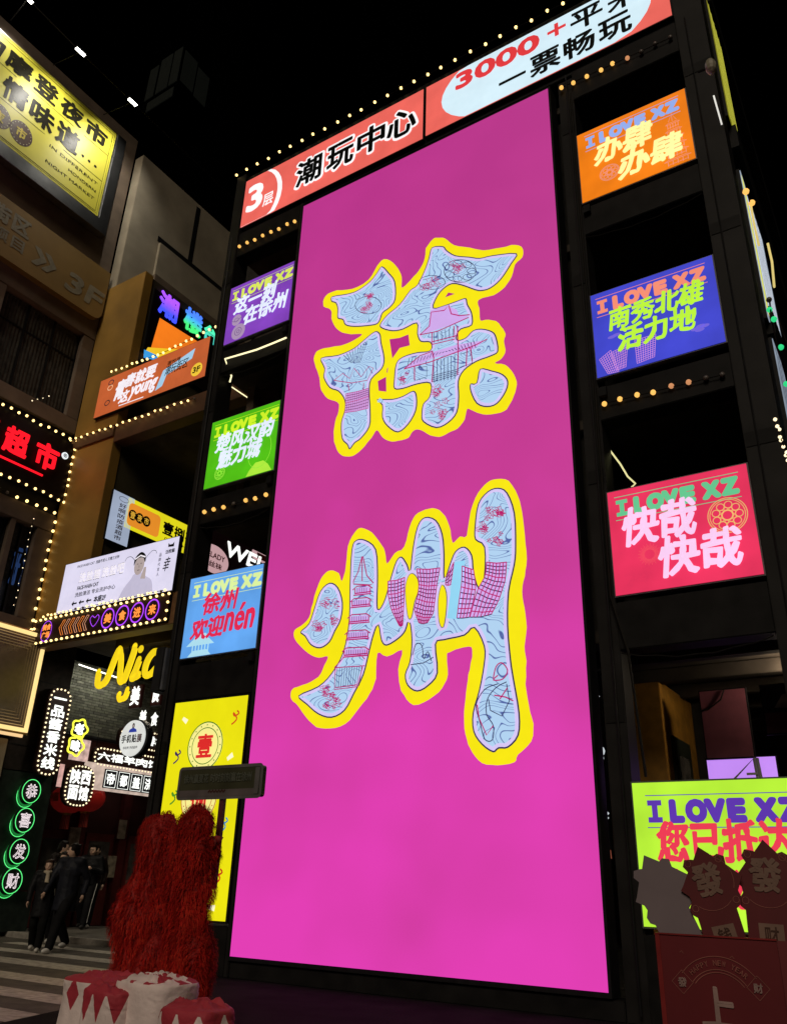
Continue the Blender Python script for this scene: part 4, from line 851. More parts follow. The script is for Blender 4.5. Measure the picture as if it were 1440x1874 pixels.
# =================================================================== BRIDGE between corner building and tower
br = T('link_bridge', 'brown and black link bridge with ochre corner block joining the two buildings', 'building', (X0, Y1, 0))
br.box('corner_block', 0.0, 1.80, 0.0, 0.3, 7.27, 17.88, M_OCHRE, 0.01)
br.box('side_wall', 0.02, 1.78, 0.31, 6.5, 7.27, 17.8, mat('olive_wall', (0.055, 0.045, 0.02), 0.8, var=0.3, scale=1), 0.0)
br.box('upper_wall', 0.0, 0.4, 0.05, 4.3, 17.9, 23.45, M_GREYW, 0.01)
br.box('wall_groove', 0.38, 0.405, 1.2, 4.25, 20.62, 20.85, M_BLACK); br.box('wall_groove', 0.38, 0.405, 2.55, 2.75, 20.85, 23.3, M_BLACK)
br.box('ledge', 0.41, .52, 1.25, 5.9, 19.2, 20.55, M_GREYW, 0.01); br.box('ledge', 0.41, .9, 1.0, 6.0, 18.3, 18.9, M_BRN, 0.01)
br.box('rear_wall', 0.0, 0.35, 4.35, 9.0, 17.9, 23.3, mat('grey_plaster_dark', (0.12, 0.11, 0.10), 0.8), 0.0)
M_RUST = mat('rust_beam', (0.10, 0.045, 0.02), 0.55, var=0.3, scale=2)
br.box('beam', 1.82, 6.8, -0.02, 0.35, 12.0, 12.58, M_RUST, 0.01); br.box('beam', 0.0, 1.80, -0.06, -0.002, 12.2, 12.55, M_RUST, 0.01)
br.box('beam', -0.0, 6.8, -0.02, 0.35, 6.50, 7.26, M_RUST, 0.01)
br.box('floor_slab', 1.82, 6.8, 0.36, 6.5, 12.05, 12.3, M_CEIL); br.box('floor_slab', 0.0, 6.8, 0.36, 6.5, 6.9, 7.2, M_CEIL)
for k in range(5): br.box('beam', 1.82, 6.8, 1.2 + k * 1.1, 1.35 + k * 1.1, 6.6, 6.89, M_CEIL)
br.box('back_wall', 1.82, 6.8, 6.5, 6.7, 0.1, 12.0, M_INT)
string_lights('line of warm bulbs on the upper beam of the link bridge', [Vector((X0 + .05, Y1 - .12, 12.5)), Vector((-14.05, Y1 - .08, 12.42))], 0.235, 'warm', 0.032)
string_lights('white bulbs on the railing above the orange youth sign', [onY(205, 680, Y1 - .0), onY(300, 645, Y1 - .0), onY(395, 598, Y1)], 0.21, 'warm', 0.036)
string_lights('greenish bulbs strung deep inside the bridge hall', [onY(305, 850, 15), onY(352, 862, 15)], 0.26, seq=['dim'] * 4, r=0.05)
# orange sign
t = sign('shop_sign', 'orange lit banner sign reading 青春就要这young and 3F on the bridge', 'shop sign', 'Y', Y1 - 0.1, (-18.02, -13.78, 12.98, 14.20), 0.1, 0.02, pm=glow('burnt_orange', '#b85a30', 1.0, 0.12))
PW = glow('print_white', '#ece6ee', 1.0); PBK = M_INK
text(t, '青', (.75, 1.15, .32, .95), PW, -.016, .05, shear=.2); text(t, '春就要', (1.12, 2.32, .62, 1.05), PW, -.016, .045, shear=.2)
text(t, '这', (1.0, 1.36, .16, .54), PW, -.016, .045, shear=.2); text(t, 'young', (1.40, 2.42, .12, .56), PW, -.018, .05, shear=.25)
t.part('print', G().strip([(1.02, .09), (2.0, .07)], .03, -.016), PW)
t.part('print', G().poly([(2.42, .12), (2.56, .52), (2.62, .70), (3.75, 1.02), (3.68, .72), (2.78, .50), (2.68, .20)], -.014), glow('print_skyblue', '#9cc4e0', 1.0)); text(t, '潮玩街区', (2.72, 3.56, .50, .80), PBK, -.02, .012, rot=.02, shear=.1); text(t, '潮悦得', (2.75, 3.25, .80, .94), PBK, -.02, .02)
t.part('print', G().ell(3.92, .30, .20, .20, -.014), glow('print_gold', '#e8c038', 1.0)); text(t, '3F', (3.79, 4.05, .21, .39), PBK, -.02, .05)
for z, c in ((1.02, '#2a2030'), (.85, '#e8b088'), (.35, '#3a2828')): t.part('print', G().ring(.48, z, .10, .08, .03, -.014, 12), glow('print_dot' + c[1:], c, 1.0))
# LED shop front 潮楼
t = sign('shop_sign', 'black shop front with rainbow neon letters 潮楼 and an orange lit screen', 'shop sign', 'X', -17.05, (12.62, 17.0, 15.2, 17.45), 0.05, 0.02, pm=mat('sign_black', 0))
def grad_text(ch, px0, sz, c0, c1):
    m = bpy.data.materials.new('neon_rainbow'); m.use_nodes = True; n = m.node_tree; b = n.nodes['Principled BSDF']; tc = n.nodes.new('ShaderNodeTexCoord'); sx = n.nodes.new('ShaderNodeSeparateXYZ'); n.links.new(tc.outputs['Object'], sx.inputs[0])
    c = t.L(*px0); mr = n.nodes.new('ShaderNodeMapRange'); n.links.new(sx.outputs['Z'], mr.inputs['Value']); mr.inputs['From Min'].default_value = c[1] - sz; mr.inputs['From Max'].default_value = c[1] + sz
    cr = n.nodes.new('ShaderNodeValToRGB'); n.links.new(mr.outputs[0], cr.inputs[0]); cr.color_ramp.elements[0].color = lin(c0) + [1]; cr.color_ramp.elements[1].color = lin(c1) + [1]; cr.color_ramp.elements[0].position = .25; cr.color_ramp.elements[1].position = .75
    n.links.new(cr.outputs[0], b.inputs['Emission Color']); b.inputs['Emission Strength'].default_value = 1.3
    text(t, ch, (c[0] - sz * .9, c[0] + sz * .9, c[1] - sz, c[1] + sz), m, -.03, 0.05)
grad_text('潮', (308, 562), .42, '#1438ff', '#9a3cff'); grad_text('楼', (353, 590), .42, '#1cd86a', '#2470ff'); grad_text('台', (384, 612), .3, '#20c0b0', '#30e0a0')
Q = px(t, (292, 582), (385, 640), (378, 690), (262, 650), (275, 640))
t.part('screen', G().poly(Q, -.02), glow('led_orange', '#f07a1c', 1.0, 0.15)); Q = px(t, (270, 636), (330, 640), (380, 690), (262, 650)); t.part('screen', G().poly(Q, -.024), glow('led_yellow', '#f2c428', 1.0, 0.1))
Q = px(t, (263, 640), (285, 650), (292, 662), (262, 655)); t.part('screen', G().poly(Q, -.028), glow('led_blue', '#3a9ae0', 1.0))
# signs under the hall
t = sign('blade_sign', 'grey white upright sign with red characters 好酒 and shops, left of the yellow one', 'sign', 'X', -17.02, quad('X', -17.02, (208, 897), (246, 912), (234, 1002), (194, 985)), 0.06, 0.02, pm=glow('cool_white_panel', '#9aa6bc', 1.0, 0.15))
for k, ch in enumerate('好啊防疫酒超市'): zt = t.h * (.80 - k * .11); text(t, ch, (t.w * .34, t.w * .66, zt - t.h * .09, zt), mat('sign_maroon', (0.12, .02, .03), .5), -.016, .02)
t.part('print', G().ring(t.w * .5, t.h * .89, t.w * .22, t.h * .05, .012, -.014), mat('sign_maroon', 0))
t = sign('shop_sign', 'yellow lit sign with three round coins and 壹捌夜, deep in the bridge', 'shop sign', 'X', -17.02, (12.98, 15.6, 10.10 - .30, 10.92 - .25), 0.06, 0.02, pm=glow('sign_yellow', '#ded41c', 1.0, 0.05))
t.part('print', G().poly(pill(.06, 1.18, .1, t.h - .12, .12), -.014), glow('print_orange', '#e08a28', 1.0))
for k, ch in enumerate('壹夜市'): g = G(); g.ell(.22 + k * .24, .42, .14, .15, -.018); t.part('print', g, mat('coin_black', (.03, .015, .01), .5)); text(t, ch, (.14 + k * .24, .30 + k * .24, .32, .52), glow('coin_gold', '#d8a838', 1.0), -.022, .02)
for k, ch in enumerate('壹捌夜'): text(t, ch, (1.3 + k * .42, 1.68 + k * .42, .3, .68), M_INK, -.018, .04)
text(t, 'ONE EIGHT', (1.4, 2.3, .14, .22), M_INK, -.018, .03)
# white sign of the beauty shop
t = sign('shop_sign', 'long white lit sign with a portrait, wash characters and three arrows 本座2F', 'shop sign', 'Y', Y1 - 0.12, (-17.86, -13.80, 7.26, 8.57), 0.1, 0.02, pm=glow('lilac_white_panel', '#d6d2ea', 1.0, 0.07))
for k, ch in enumerate('洗脸猫'): text(t, ch, (.66 + k * .27, .90 + k * .27, .70, .98), PBK, -.016, .012); text(t, ch, (.66 + k * .27 + .012, .90 + k * .27 + .012, .71, .97), PW, -.020, .025)
for k, ch in enumerate('洗脸吧'): text(t, ch, (1.52 + k * .27, 1.76 + k * .27, .70, .98), PBK, -.016, .012); text(t, ch, (1.52 + k * .27 + .012, 1.76 + k * .27 + .012, .71, .97), PW, -.020, .025)
text(t, 'FACE-WASH CAT', (.66, 1.45, .52, .62), PBK, -.016, .04); text(t, '洗脸清洁 专业洗护中心', (.62, 2.1, .34, .46), mat('print_grey', (.15, .15, .2), .5), -.016, .02)
text(t, '本座2F', (1.38, 1.82, .10, .26), PBK, -.016, .04); text(t, 'FACE-WASH CAT  洗脸不求人 只需三分钟', (.5, 2.05, 1.13, 1.22), PBK, -.016, .02)
for k in range(3): x = .55 + k * .27; t.part('print', G().poly([(x, .18), (x + .08, .25), (x + .08, .20), (x + .20, .20), (x + .20, .16), (x + .08, .16), (x + .08, .11)], -.016), PBK)
# portrait print: head, headband, shoulders
g = G(); g.poly(smooth_pts([(2.25, 0.0), (2.40, .28), (2.62, .50), (2.70, .60), (2.98, .60), (3.10, .5), (3.35, .34), (3.45, 0.0)], 3, False), -.014); t.part('print', g, glow('print_shirt', '#b9b4cc', 1.0))
t.part('print', G().ell(2.84, .80, .17, .24, -.018), glow('print_face', '#a89a98', 1.0)); t.part('print', G().poly(smooth_pts([(2.65, .82), (2.66, 1.02), (2.84, 1.14), (3.02, 1.02), (3.03, .84), (2.96, .96), (2.84, 1.0), (2.72, .96)], 3), -.022), M_INK)
t.part('print', G().strip([(2.66, .98), (2.84, 1.05), (3.02, .98)], .035, -.026), PW); g = G(); g.strip([(2.76, .84), (2.81, .84)], .015, -.024); g.strip([(2.88, .84), (2.93, .84)], .015, -.024); g.strip([(2.80, .68), (2.88, .68)], .015, -.024); g.strip([(2.84, .8), (2.85, .74)], .01, -.024); t.part('print', g, mat('print_dark', (.05, .03, .03), .5))
t.part('print', G().poly([(2.95, .45), (3.02, .72), (3.10, .72), (3.12, .42)], -.022), glow('print_face', 0)); g = G(); g.strip(smooth_pts([(2.66, .95), (2.5, 1.08), (2.36, 1.08), (2.3, 1.0)], 3, False), .012, -.018); g.strip(smooth_pts([(3.02, .95), (3.2, 1.10), (3.34, 1.08), (3.38, 1.0)], 3, False), .012, -.018); t.part('print', g, M_INK)
text(t, '汪校猫', (3.68, 3.98, .93, 1.03), PBK, -.016, .04); t.part('print', G().poly([(3.74, 1.1), (3.74, 1.2), (3.79, 1.15), (3.88, 1.15), (3.93, 1.2), (3.93, 1.08)], -.016), M_INK); text(t, '幸', (3.68, 3.88, .50, .84), PBK, -.016, .01, shear=.2)
for k, ch in enumerate('品牌代言人'): text(t, ch, (3.48, 3.56, .90 - k * .12, .99 - k * .12), mat('print_grey', 0), -.016, .015)
# bulb edged food sign
t = sign('shop_sign', 'black bulb edged sign with neon arrows, heart and purple rings reading 美食进来', 'shop sign', 'Y', Y1 - 0.1, (-18.62, -13.85, 6.56, 7.20), 0.08, 0.0, pm=mat('sign_brown', 0))
border_bulbs(t, [(0, 0.02), (t.w, 0.02), (t.w, t.h - .02), (0, t.h - .02)], 0.2, 'warm', 0.032, -.04)
NP = glow('neon_purple', (0.42, 0.06, 0.95), 1.2, .02); NO = glow('neon_orange', (1.0, 0.28, 0.05), 1.2, .02)
for k, ch in enumerate('美食进来'):
    cx = 2.78 + k * .50; t.part('neon_ring', G().ring(cx, .32, .21, .235, .035, -.03), NP); text(t, ch, (cx - .12, cx + .12, .2, .44), NO, -.03, .045)
t.part('neon_heart', G().strip(smooth_pts([(2.3, .18), (2.14, .36), (2.2, .46), (2.3, .40), (2.40, .46), (2.46, .36)], 3), .018, -.03, True), NP)
for k in range(6): x = 1.0 + k * .175; t.part('neon_arrow', G().strip([(x + .12, .5), (x, .31), (x + .12, .12), (x + .2, .12), (x + .08, .31), (x + .2, .5), (x + .12, .5)], .014, -.03), glow('neon_peach', (0.9, 0.42, 0.25), 1.0) if k % 2 else NO)
t.part('neon_ring', G().ring(.50, .30, .2, .26, .02, -.03), NP); text(t, '美食', (.34, .66, .32, .48), NO, -.03, .06); text(t, '广场', (.34, .66, .12, .28), NO, -.03, .06)
string_lights('string of warm bulbs along the underside of the white beauty sign', [Vector((-18.2, Y1 - .22, 7.23)), Vector((-13.9, Y1 - .22, 7.25))], 0.15, 'warm', 0.030)

# speaker box on the tower's left pillar
t = T('wall_speaker', 'black box loudspeaker fixed to the left pillar of the tower', 'speaker', (-12.32, Y0 - .1, 4.55)); t.box('cabinet', 0, .24, 0, .35, 0, .85, mat('speaker_black', (.02, .02, .022), .5), .015); t.box('side_panel', .245, .30, 0.01, .35, .02, .83, mat('speaker_grey', (.09, .095, .11), .5), .01)

# =================================================================== ALLEY behind the bridge
al = T('alley_building', 'dark shop building with brick gable along the left of the alley', 'building', (-20.0, 13.68, 0), 'X')
M_RW = mat('dark_red_wall', (0.045, 0.012, 0.010), 0.6, var=0.4, scale=1.2)
al.box('wall', 0.0, 14, 0.05, 4, 0.1, 4.9, M_RW); al.box('wall', 0.0, 14, 0.15, 4, 4.9, 6.88, mat('brick_mortar', (0.035, 0.036, 0.03), .9))
M_BK = [mat('brick_grey%d' % k, c, .85, var=.25, scale=8) for k, c in enumerate(((.14, .145, .11), (.10, .105, .085), (.17, .175, .14)))]
gb = [G(), G(), G()]
for i in range(26):
    for j in range(24):
        x = .3 + j * .25 + (i % 2) * .125; z = 4.95 + i * .075; e = rnd.uniform(0, .012)
        gb[rnd.randrange(3)].box(x, x + .235, .13 - e, .149, z, z + .062)
for g, m_ in zip(gb, M_BK): al.part('brickwork', g, m_, kind='stuff')
al.part('awning', G().add([(-.3, -1.4, 4.55), (7, -1.4, 5.9), (7, .1, 6.05), (-.3, .1, 4.7), (-.3, -1.4, 4.42), (7, -1.4, 5.77), (7, .1, 5.92), (-.3, .1, 4.57)], [(0, 1, 2, 3), (4, 7, 6, 5), (0, 4, 5, 1), (0, 3, 7, 4), (1, 5, 6, 2), (3, 2, 6, 7)]) if False else G().tube([(0.2, -.02, 4.85), (5, -.02, 4.88)], .05, 6), M_BLACK)
for x in (0.35, 1.75, 3.2, 4.7, 6.2, 7.8): al.box('pilaster', x, x + .28, -0.12, 0.045, 0.1, 4.2, mat('pilaster_red', (0.075, 0.010, 0.010), .5), .01)
for x in (0.7, 2.15, 3.6, 5.1, 6.7):
    d_ = al.box('door', x, x + .95, -0.03, 0.04, 0.12, 2.4, mat('door_maroon', (.10, .016, .014), .4), .01)
    link('pane', G().box(x + .12, x + .83, -.036, -.031, 1.0, 2.2).mesh('pane', mat('door_glass', (.07, .065, .06), .15, var=.6, scale=3)), d_)
for x, z, w_, h_ in ((1.5, 1.75, .35, .75), (2.9, 1.3, .3, .55), (4.35, 2.0, .3, .8), (3.1, 2.3, .28, .5)): al.box('poster', x, x + w_, -.14, -.125, z, z + h_, mat('poster_paper', (.26, .22, .16), .6, var=.6, scale=6))
al.box('signboard', 0.0, 8, -0.25, -0.16, 3.55, 3.9, M_RW)
t = T('fluorescent_lamp', 'thin fluorescent tube over the brick gable', 'lamp', onX(160, 1222, -19.7), 'X')
a = t.to(onX(145, 1216, -19.7)); b_ = t.to(onX(232, 1246, -19.7)); t.part('tube', G().tube([a, b_], .02), glow('tube_white', (1, .97, .85), 2.2))
ld = bpy.data.lights.new('lamp_light', 'AREA'); ld.energy = 12; ld.size = 2.2; ld.size_y = .05; ld.shape = 'RECTANGLE'; ld.color = (1, .95, .8); lo = bpy.data.objects.new('lamp_light', ld); COL.objects.link(lo); lo.parent = t.o; lo.location = (a + b_) / 2 + Vector((0, -.15, -.05)); lo.rotation_euler = (radians(35), 0, 0)
t = T('fluorescent_lamp', 'second thin fluorescent tube under the bridge ceiling beside the Nice sign', 'lamp', (-16.3, 15.2, 6.45)); t.part('tube', G().tube([(-.8, 0, 0), (.8, 0, 0)], .02), glow('tube_white', 0)); t.part('holder', G().box(-.85, .85, -.04, .04, .03, .08), M_BLACK)
ld = bpy.data.lights.new('lamp_light', 'AREA'); ld.energy = 55; ld.size = 1.6; ld.size_y = .06; ld.shape = 'RECTANGLE'; ld.color = (1, .88, .68); lo = bpy.data.objects.new('lamp_light', ld); COL.objects.link(lo); lo.parent = t.o; lo.location = (0, 0, -.04)
# far end of the alley
fe = T('alley_end_building', 'dim wall closing the far end of the alley', 'building', (-24, 24.5, 0)); fe.box('wall', 0, 22, 0, 1, 0.1, 9, mat('alley_end', (.03, .014, .012), .8, var=.5)); 
for k in range(7): f_ = fe.box('window', 1.5 + k * 1.5, 2.3 + k * 1.5, -.04, -.002, 1.0, 2.6, glow('dim_window', (.05, .03, .018), 1.0, .5, 2.0)); link('frame', G().box(1.45 + k * 1.5, 2.35 + k * 1.5, -.05, -.041, 1.75, 1.82).mesh('frame', M_BLACK), f_)
# hanging Nice sign: strokes traced on its own plane
t = T('hanging_sign', 'hanging yellow script sign reading Nice over white 美食 letters', 'sign', onY(180, 1300, 13.3))
MY = glow('sign_chrome_yellow', '#f2d21c', 1.0, 0.08); 
def stroke(pts, r0): 
    P = smooth_pts([t.L(80 + x / 5.858, 1160 + y / 5.858) for x, y in pts], 3, False); n_ = len(P)
    return P
gN = G()
for pts, wd in (([(612, 415), (598, 495), (600, 545), (640, 555), (690, 500), (740, 380), (790, 250), (835, 170), (850, 230), (845, 350), (835, 470), (850, 515), (880, 490), (930, 360), (985, 200), (1000, 140)], .19),
                ([(1045, 280), (1000, 400), (965, 470), (985, 480), (1040, 440)], .18), ([(1250, 205), (1200, 200), (1140, 270), (1105, 370), (1110, 440), (1160, 440), (1240, 350)], .18),
                ([(1240, 400), (1330, 330), (1390, 250), (1360, 210), (1310, 270), (1290, 380), (1330, 440), (1400, 420)], .13), ([(920, 600), (890, 680), (840, 710), (825, 670), (835, 650)], .15)):
    P = stroke(pts, 0)
    for yb in (0.0,): gN.strip(P, wd, -0.06)
    for q in P: gN.ell(q[0], q[1], wd / 2, wd / 2, -0.058, 10)
    gN.add([(q[0] + s_ * wd / 2, d_, q[1] - .04) for q in P for s_, d_ in ((-.6, .0), (.6, .0))], [(2 * i, 2 * i + 1, 2 * i + 3, 2 * i + 2) for i in range(len(P) - 1)])
c = t.L(80 + 1065 / 5.858, 1160 + 170 / 5.858); gN.ell(c[0], c[1], .10, .10, -.06, 14)
t.part('script_letters', gN, MY)
def pbox(ch, q0, q1, bm, lm):
    a, b_ = t.L(*q0), t.L(*q1); t.box('letter_box', a[0], b_[0], 0.0, .08, a[1], b_[1], bm, .01); w_ = b_[0] - a[0]; h_ = b_[1] - a[1]; text(t, ch, (a[0] + w_ * .1, b_[0] - w_ * .1, a[1] + h_ * .12, b_[1] - h_ * .06), lm, -.01, .035)
LW = glow('letter_white', 0); MBX = mat('letter_box_maroon', (.05, .012, .012), .5)
pbox('美', (235, 1297), (262, 1252), MBX, LW); pbox('食', (274, 1292), (300, 1243), MBX, LW)
t.part('rod', G().tube([t.L3(236, 1180) if False else (t.L(236, 1180)[0], .03, t.L(236, 1180)[1]), (t.L(232, 1260)[0], .03, t.L(232, 1260)[1])], .014), M_WIRE)
t = T('small_sign', 'small white lit letters 美食 half hidden beside the round sign', 'sign', onY(260, 1330, 14.5)); 
for ch, q in (('美', (262, 1312)), ('食', (283, 1316))): c = t.L(*q); text(t, ch, (c[0] - .13, c[0] + .13, c[1] - .17, c[1] + .17), LW, 0, .03)
# neon figure eight
t = T('neon_sign', 'yellow double blossom neon tube sign with two glowing white characters', 'neon sign', onX(140, 1350, -18.7), 'X'); NY = glow('neon_yellow', (0.95, 0.95, 0.06), 1.3, .02)
for c_, ch in (((145, 1334), '老'), ((138, 1365), '味')):
    c = t.L(*c_); t.part('backing', G().ell(c[0], c[1], .2, .2, .01, 16, .05), M_BLACK); text(t, ch, (c[0] - .14, c[0] + .14, c[1] - .14, c[1] + .14), LW, -.02, .08)
    t.part('neon_tube', G().tube([(c[0] + (.23 + .03 * cos(5 * a / 30 * 2 * pi)) * cos(a / 30 * 2 * pi), -.03, c[1] + (.23 + .03 * cos(5 * a / 30 * 2 * pi)) * sin(a / 30 * 2 * pi)) for a in range(31)], .026, 6), NY)
Xs = -18.9
pill_sign('bulb edged sign reading 陕西面馆 above the red lantern', Xs + .1, (13.95, 14.85, 2.92, 3.95), ['陕西', '面馆'], 0.10, 0.022)
pill_sign('bulb edged sign whose first characters are 锅巷, half hidden by the round sign', Xs, (15.5, 17.2, 4.55 + .05, 5.15), ['锅巷大排档'], 0.11, 0.024)
pill_sign('long bulb edged sign reading 六福羊 behind the round sign', Xs, (14.75, 17.2, 3.92 + .08, 4.5), ['六福羊肉馆'], 0.11, 0.024)
t = T('shop_sign', 'row of white framed black tiles reading 帝都盖浇饭', 'shop sign', (Xs + .05, 14.95, 3.45), 'X')
t.box('board', -.4, 2.4, .01, .08, -.05, .62, glow('cream_board', (0.65, 0.5, 0.42), .8, .3, 4)) 
for k, ch in enumerate('帝都盖浇饭'):
    x = .22 + k * .44; tl = t.box('tile', x, x + .42, -.03, .005, .02, .50, mat('tile_black', (.02, .02, .03), .4)); t.part('print', G().strip([(x + .03, .05), (x + .39, .05), (x + .39, .47), (x + .03, .47)], .02, -.034, True), LW); text(t, ch, (x + .08, x + .34, .11, .41), LW, -.036, .035)
t = sign('poster', 'pale lit menu board left of the neon blossoms', 'poster', 'X', Xs, (14.0, 14.6, 4.05, 4.6), .04, .01, pm=glow('menu_board', (0.62, 0.42, 0.38), .8, .4, 6))
t = sign('blade_sign', 'little upright pink sign left of the 陕西面馆 sign', 'sign', 'X', Xs + .1, (13.72, 13.86, 3.35, 3.9), .04, .01, pm=glow('pink_small', (0.7, 0.4, 0.36), .8, .3, 6))
t = sign('poster', 'cream lit price board right of the 陕西面馆 sign', 'poster', 'X', Xs + .02, (14.9, 15.12, 3.42, 3.95), .04, .01, pm=glow('menu_board', 0))
# round phone film sign
c = onY(243, 1351, 12.9); t = T('round_sign', 'round white drum sign reading 手机贴膜 with a hooded figure', 'sign', c)
t.part('drum', G().ell(.06, 0, .42, .42, .02, 36, .16), M_BLACK); t.part('panel', G().ell(0, 0, .40, .40, -.02, 40, .02), glow('round_white', '#d4d6d2', 1.0, .08, 2))
for k, ch in enumerate('手机贴膜'): text(t, ch, (-.33 + k * .17, -.18 + k * .17, -.10, .08), M_INK if k < 3 else mat('sign_maroon', 0), -.026, .03)
text(t, '手机壳 手机配件', (-.24, .24, -.24, -.18), mat('print_grey', 0), -.026, .02)
t.part('print', G().ell(0, .27, .04, .065, -.026, 14), M_INK); t.part('print', G().poly([(-.13, .13), (-.11, .19), (-.03, .22), (.03, .22), (.11, .19), (.14, .13)], -.028), glow('print_blue', '#2a3c9c', .9)); t.part('print', G().ell(0, .265, .02, .035, -.03, 10), glow('print_skin', '#b8a8a0', .9))
# lanterns
def lantern(label, p, r):
    t = T('red_lantern', label, 'lantern', p, group='red lanterns in the alley')
    g = G(); n = 16; vs = []; R_ = 9
    for i in range(R_ + 1):
        a = -pi / 2 * .9 + pi * .9 * i / R_
        for k in range(n * 2): rr = r * cos(a) * (1.0 if k % 2 else .965); q = k * pi / n; vs.append((rr * cos(q), rr * sin(q), r * .80 * sin(a)))
    g.add(vs, [(i * 2 * n + k, i * 2 * n + (k + 1) % (2 * n), (i + 1) * 2 * n + (k + 1) % (2 * n), (i + 1) * 2 * n + k) for i in range(R_) for k in range(2 * n)])
    t.part('shade', g, mat('lantern_silk', (.42, .02, .015), .35, var=.15, em=.08, base=(.34, .015, .012)), smooth=True)
    t.part('collar', G().tube([(0, 0, r * .74), (0, 0, r * .86)], r * .28, 12).tube([(0, 0, -r * .86), (0, 0, -r * .74)], r * .28, 12), mat('lantern_gold', (.5, .3, .08), .4, metal=.6))
    g = G()
    for k in range(14): a = k * 2 * pi / 14; g.tube([(r * .2 * cos(a), r * .2 * sin(a), -r * .86), (r * .22 * cos(a), r * .22 * sin(a), -r * 1.6)], .012, 3)
    t.part('tassel', g, mat('tassel_red', (.35, .03, .02), .8), kind='stuff'); t.part('cord', G().tube([(0, 0, r * .86), (0, 0, r * .86 + 1.3)], .008), M_WIRE)
    text(t, '福', (-.12 * r / .3, .12 * r / .3, -.1, .12), mat('lantern_gold', 0), -r * 1.0, .03)
lantern('red silk lantern hanging on the left, under the 陕西面馆 sign', onX(127, 1462, -19.35), .46)
lantern('red silk lantern hanging on the right, behind the other one', onX(161, 1460, -19.3), .46)
# maroon sign seen through the tower bay
t = sign('shop_sign', 'dark maroon shop sign with white WELADY letters seen through the tower bay', 'shop sign', 'X', -14.0, quad('X', -14.0, (368, 960), (500, 1010), (490, 1070), (355, 1060)), .06, .02, pm=mat('maroon_board', (.05, .018, .022), .4, em=.02))
c0, c1 = t.L(412, 1008), t.L(458, 1020); text(t, 'WELADY', (c0[0], c0[0] + 3.0, c0[1] - .12, c0[1] + .28), LW, -.02, .05, shear=.2)
c = t.L(388, 1022); t.part('print', G().ell(c[0] + .05, c[1], .52, .36, -.016), glow('pink_badge', '#c8a0a4', .9)); text(t, 'WELADY', (c[0] - .4, c[0] + .42, c[1] + .02, c[1] + .16), mat('print_red', (.35, .02, .03), .5), -.022, .04); text(t, '丝袜', (c[0] - .1, c[0] + .35, c[1] - .22, c[1] - .06), mat('print_red', 0), -.022, .03)
c = t.L(474, 1018); t.part('print', G().poly(pill(c[0] - .3, c[0] + .6, c[1] - .14, c[1] + .14, .12), -.016), glow('pink_badge', 0)); t.part('print', G().poly([(c[0] - .1, c[1] - .08), (c[0] + .3, c[1] - .08), (c[0] + .3, c[1] + .08), (c[0] - .1, c[1] + .08)], -.02), mat('print_red', 0))
# faint high rise bay above the roofs
hr = T('high_rise', 'faint unlit high rise with a dim glazed bay window in the night sky', 'building', onX(325, 152, -24), 'Y')
M_HR = mat('high_rise_wall', (.0003, .0003, .0003), .95); M_HR.node_tree.nodes['Principled BSDF'].inputs['Specular IOR Level'].default_value = 0; M_HB = mat('bay_glass', (.03, .033, .027), .4, em=.07, var=.3)
hr.box('wall', -3, 2.6, 1.8, 8, -10, 16, M_HR)
for x0, x1, z0, z1 in ((-2.3, -1.7, .2, 2.4), (-1.55, -.75, .2, 2.6), (-.65, -.08, .2, 2.6), (-2.0, -.2, -.75, -.1)): hr.box('window', x0, x1, -.02, .02, z0, z1, M_HB, .01)
hr.box('bay', -2.35, 0, .03, 1.79, -.9, 4, M_HR); hr.box('window', .002, .03, .1, .9, .3, 2.4, M_HB, .0); hr.box('window', .002, .03, 1.0, 1.75, .2, 2.2, M_HB, .0)

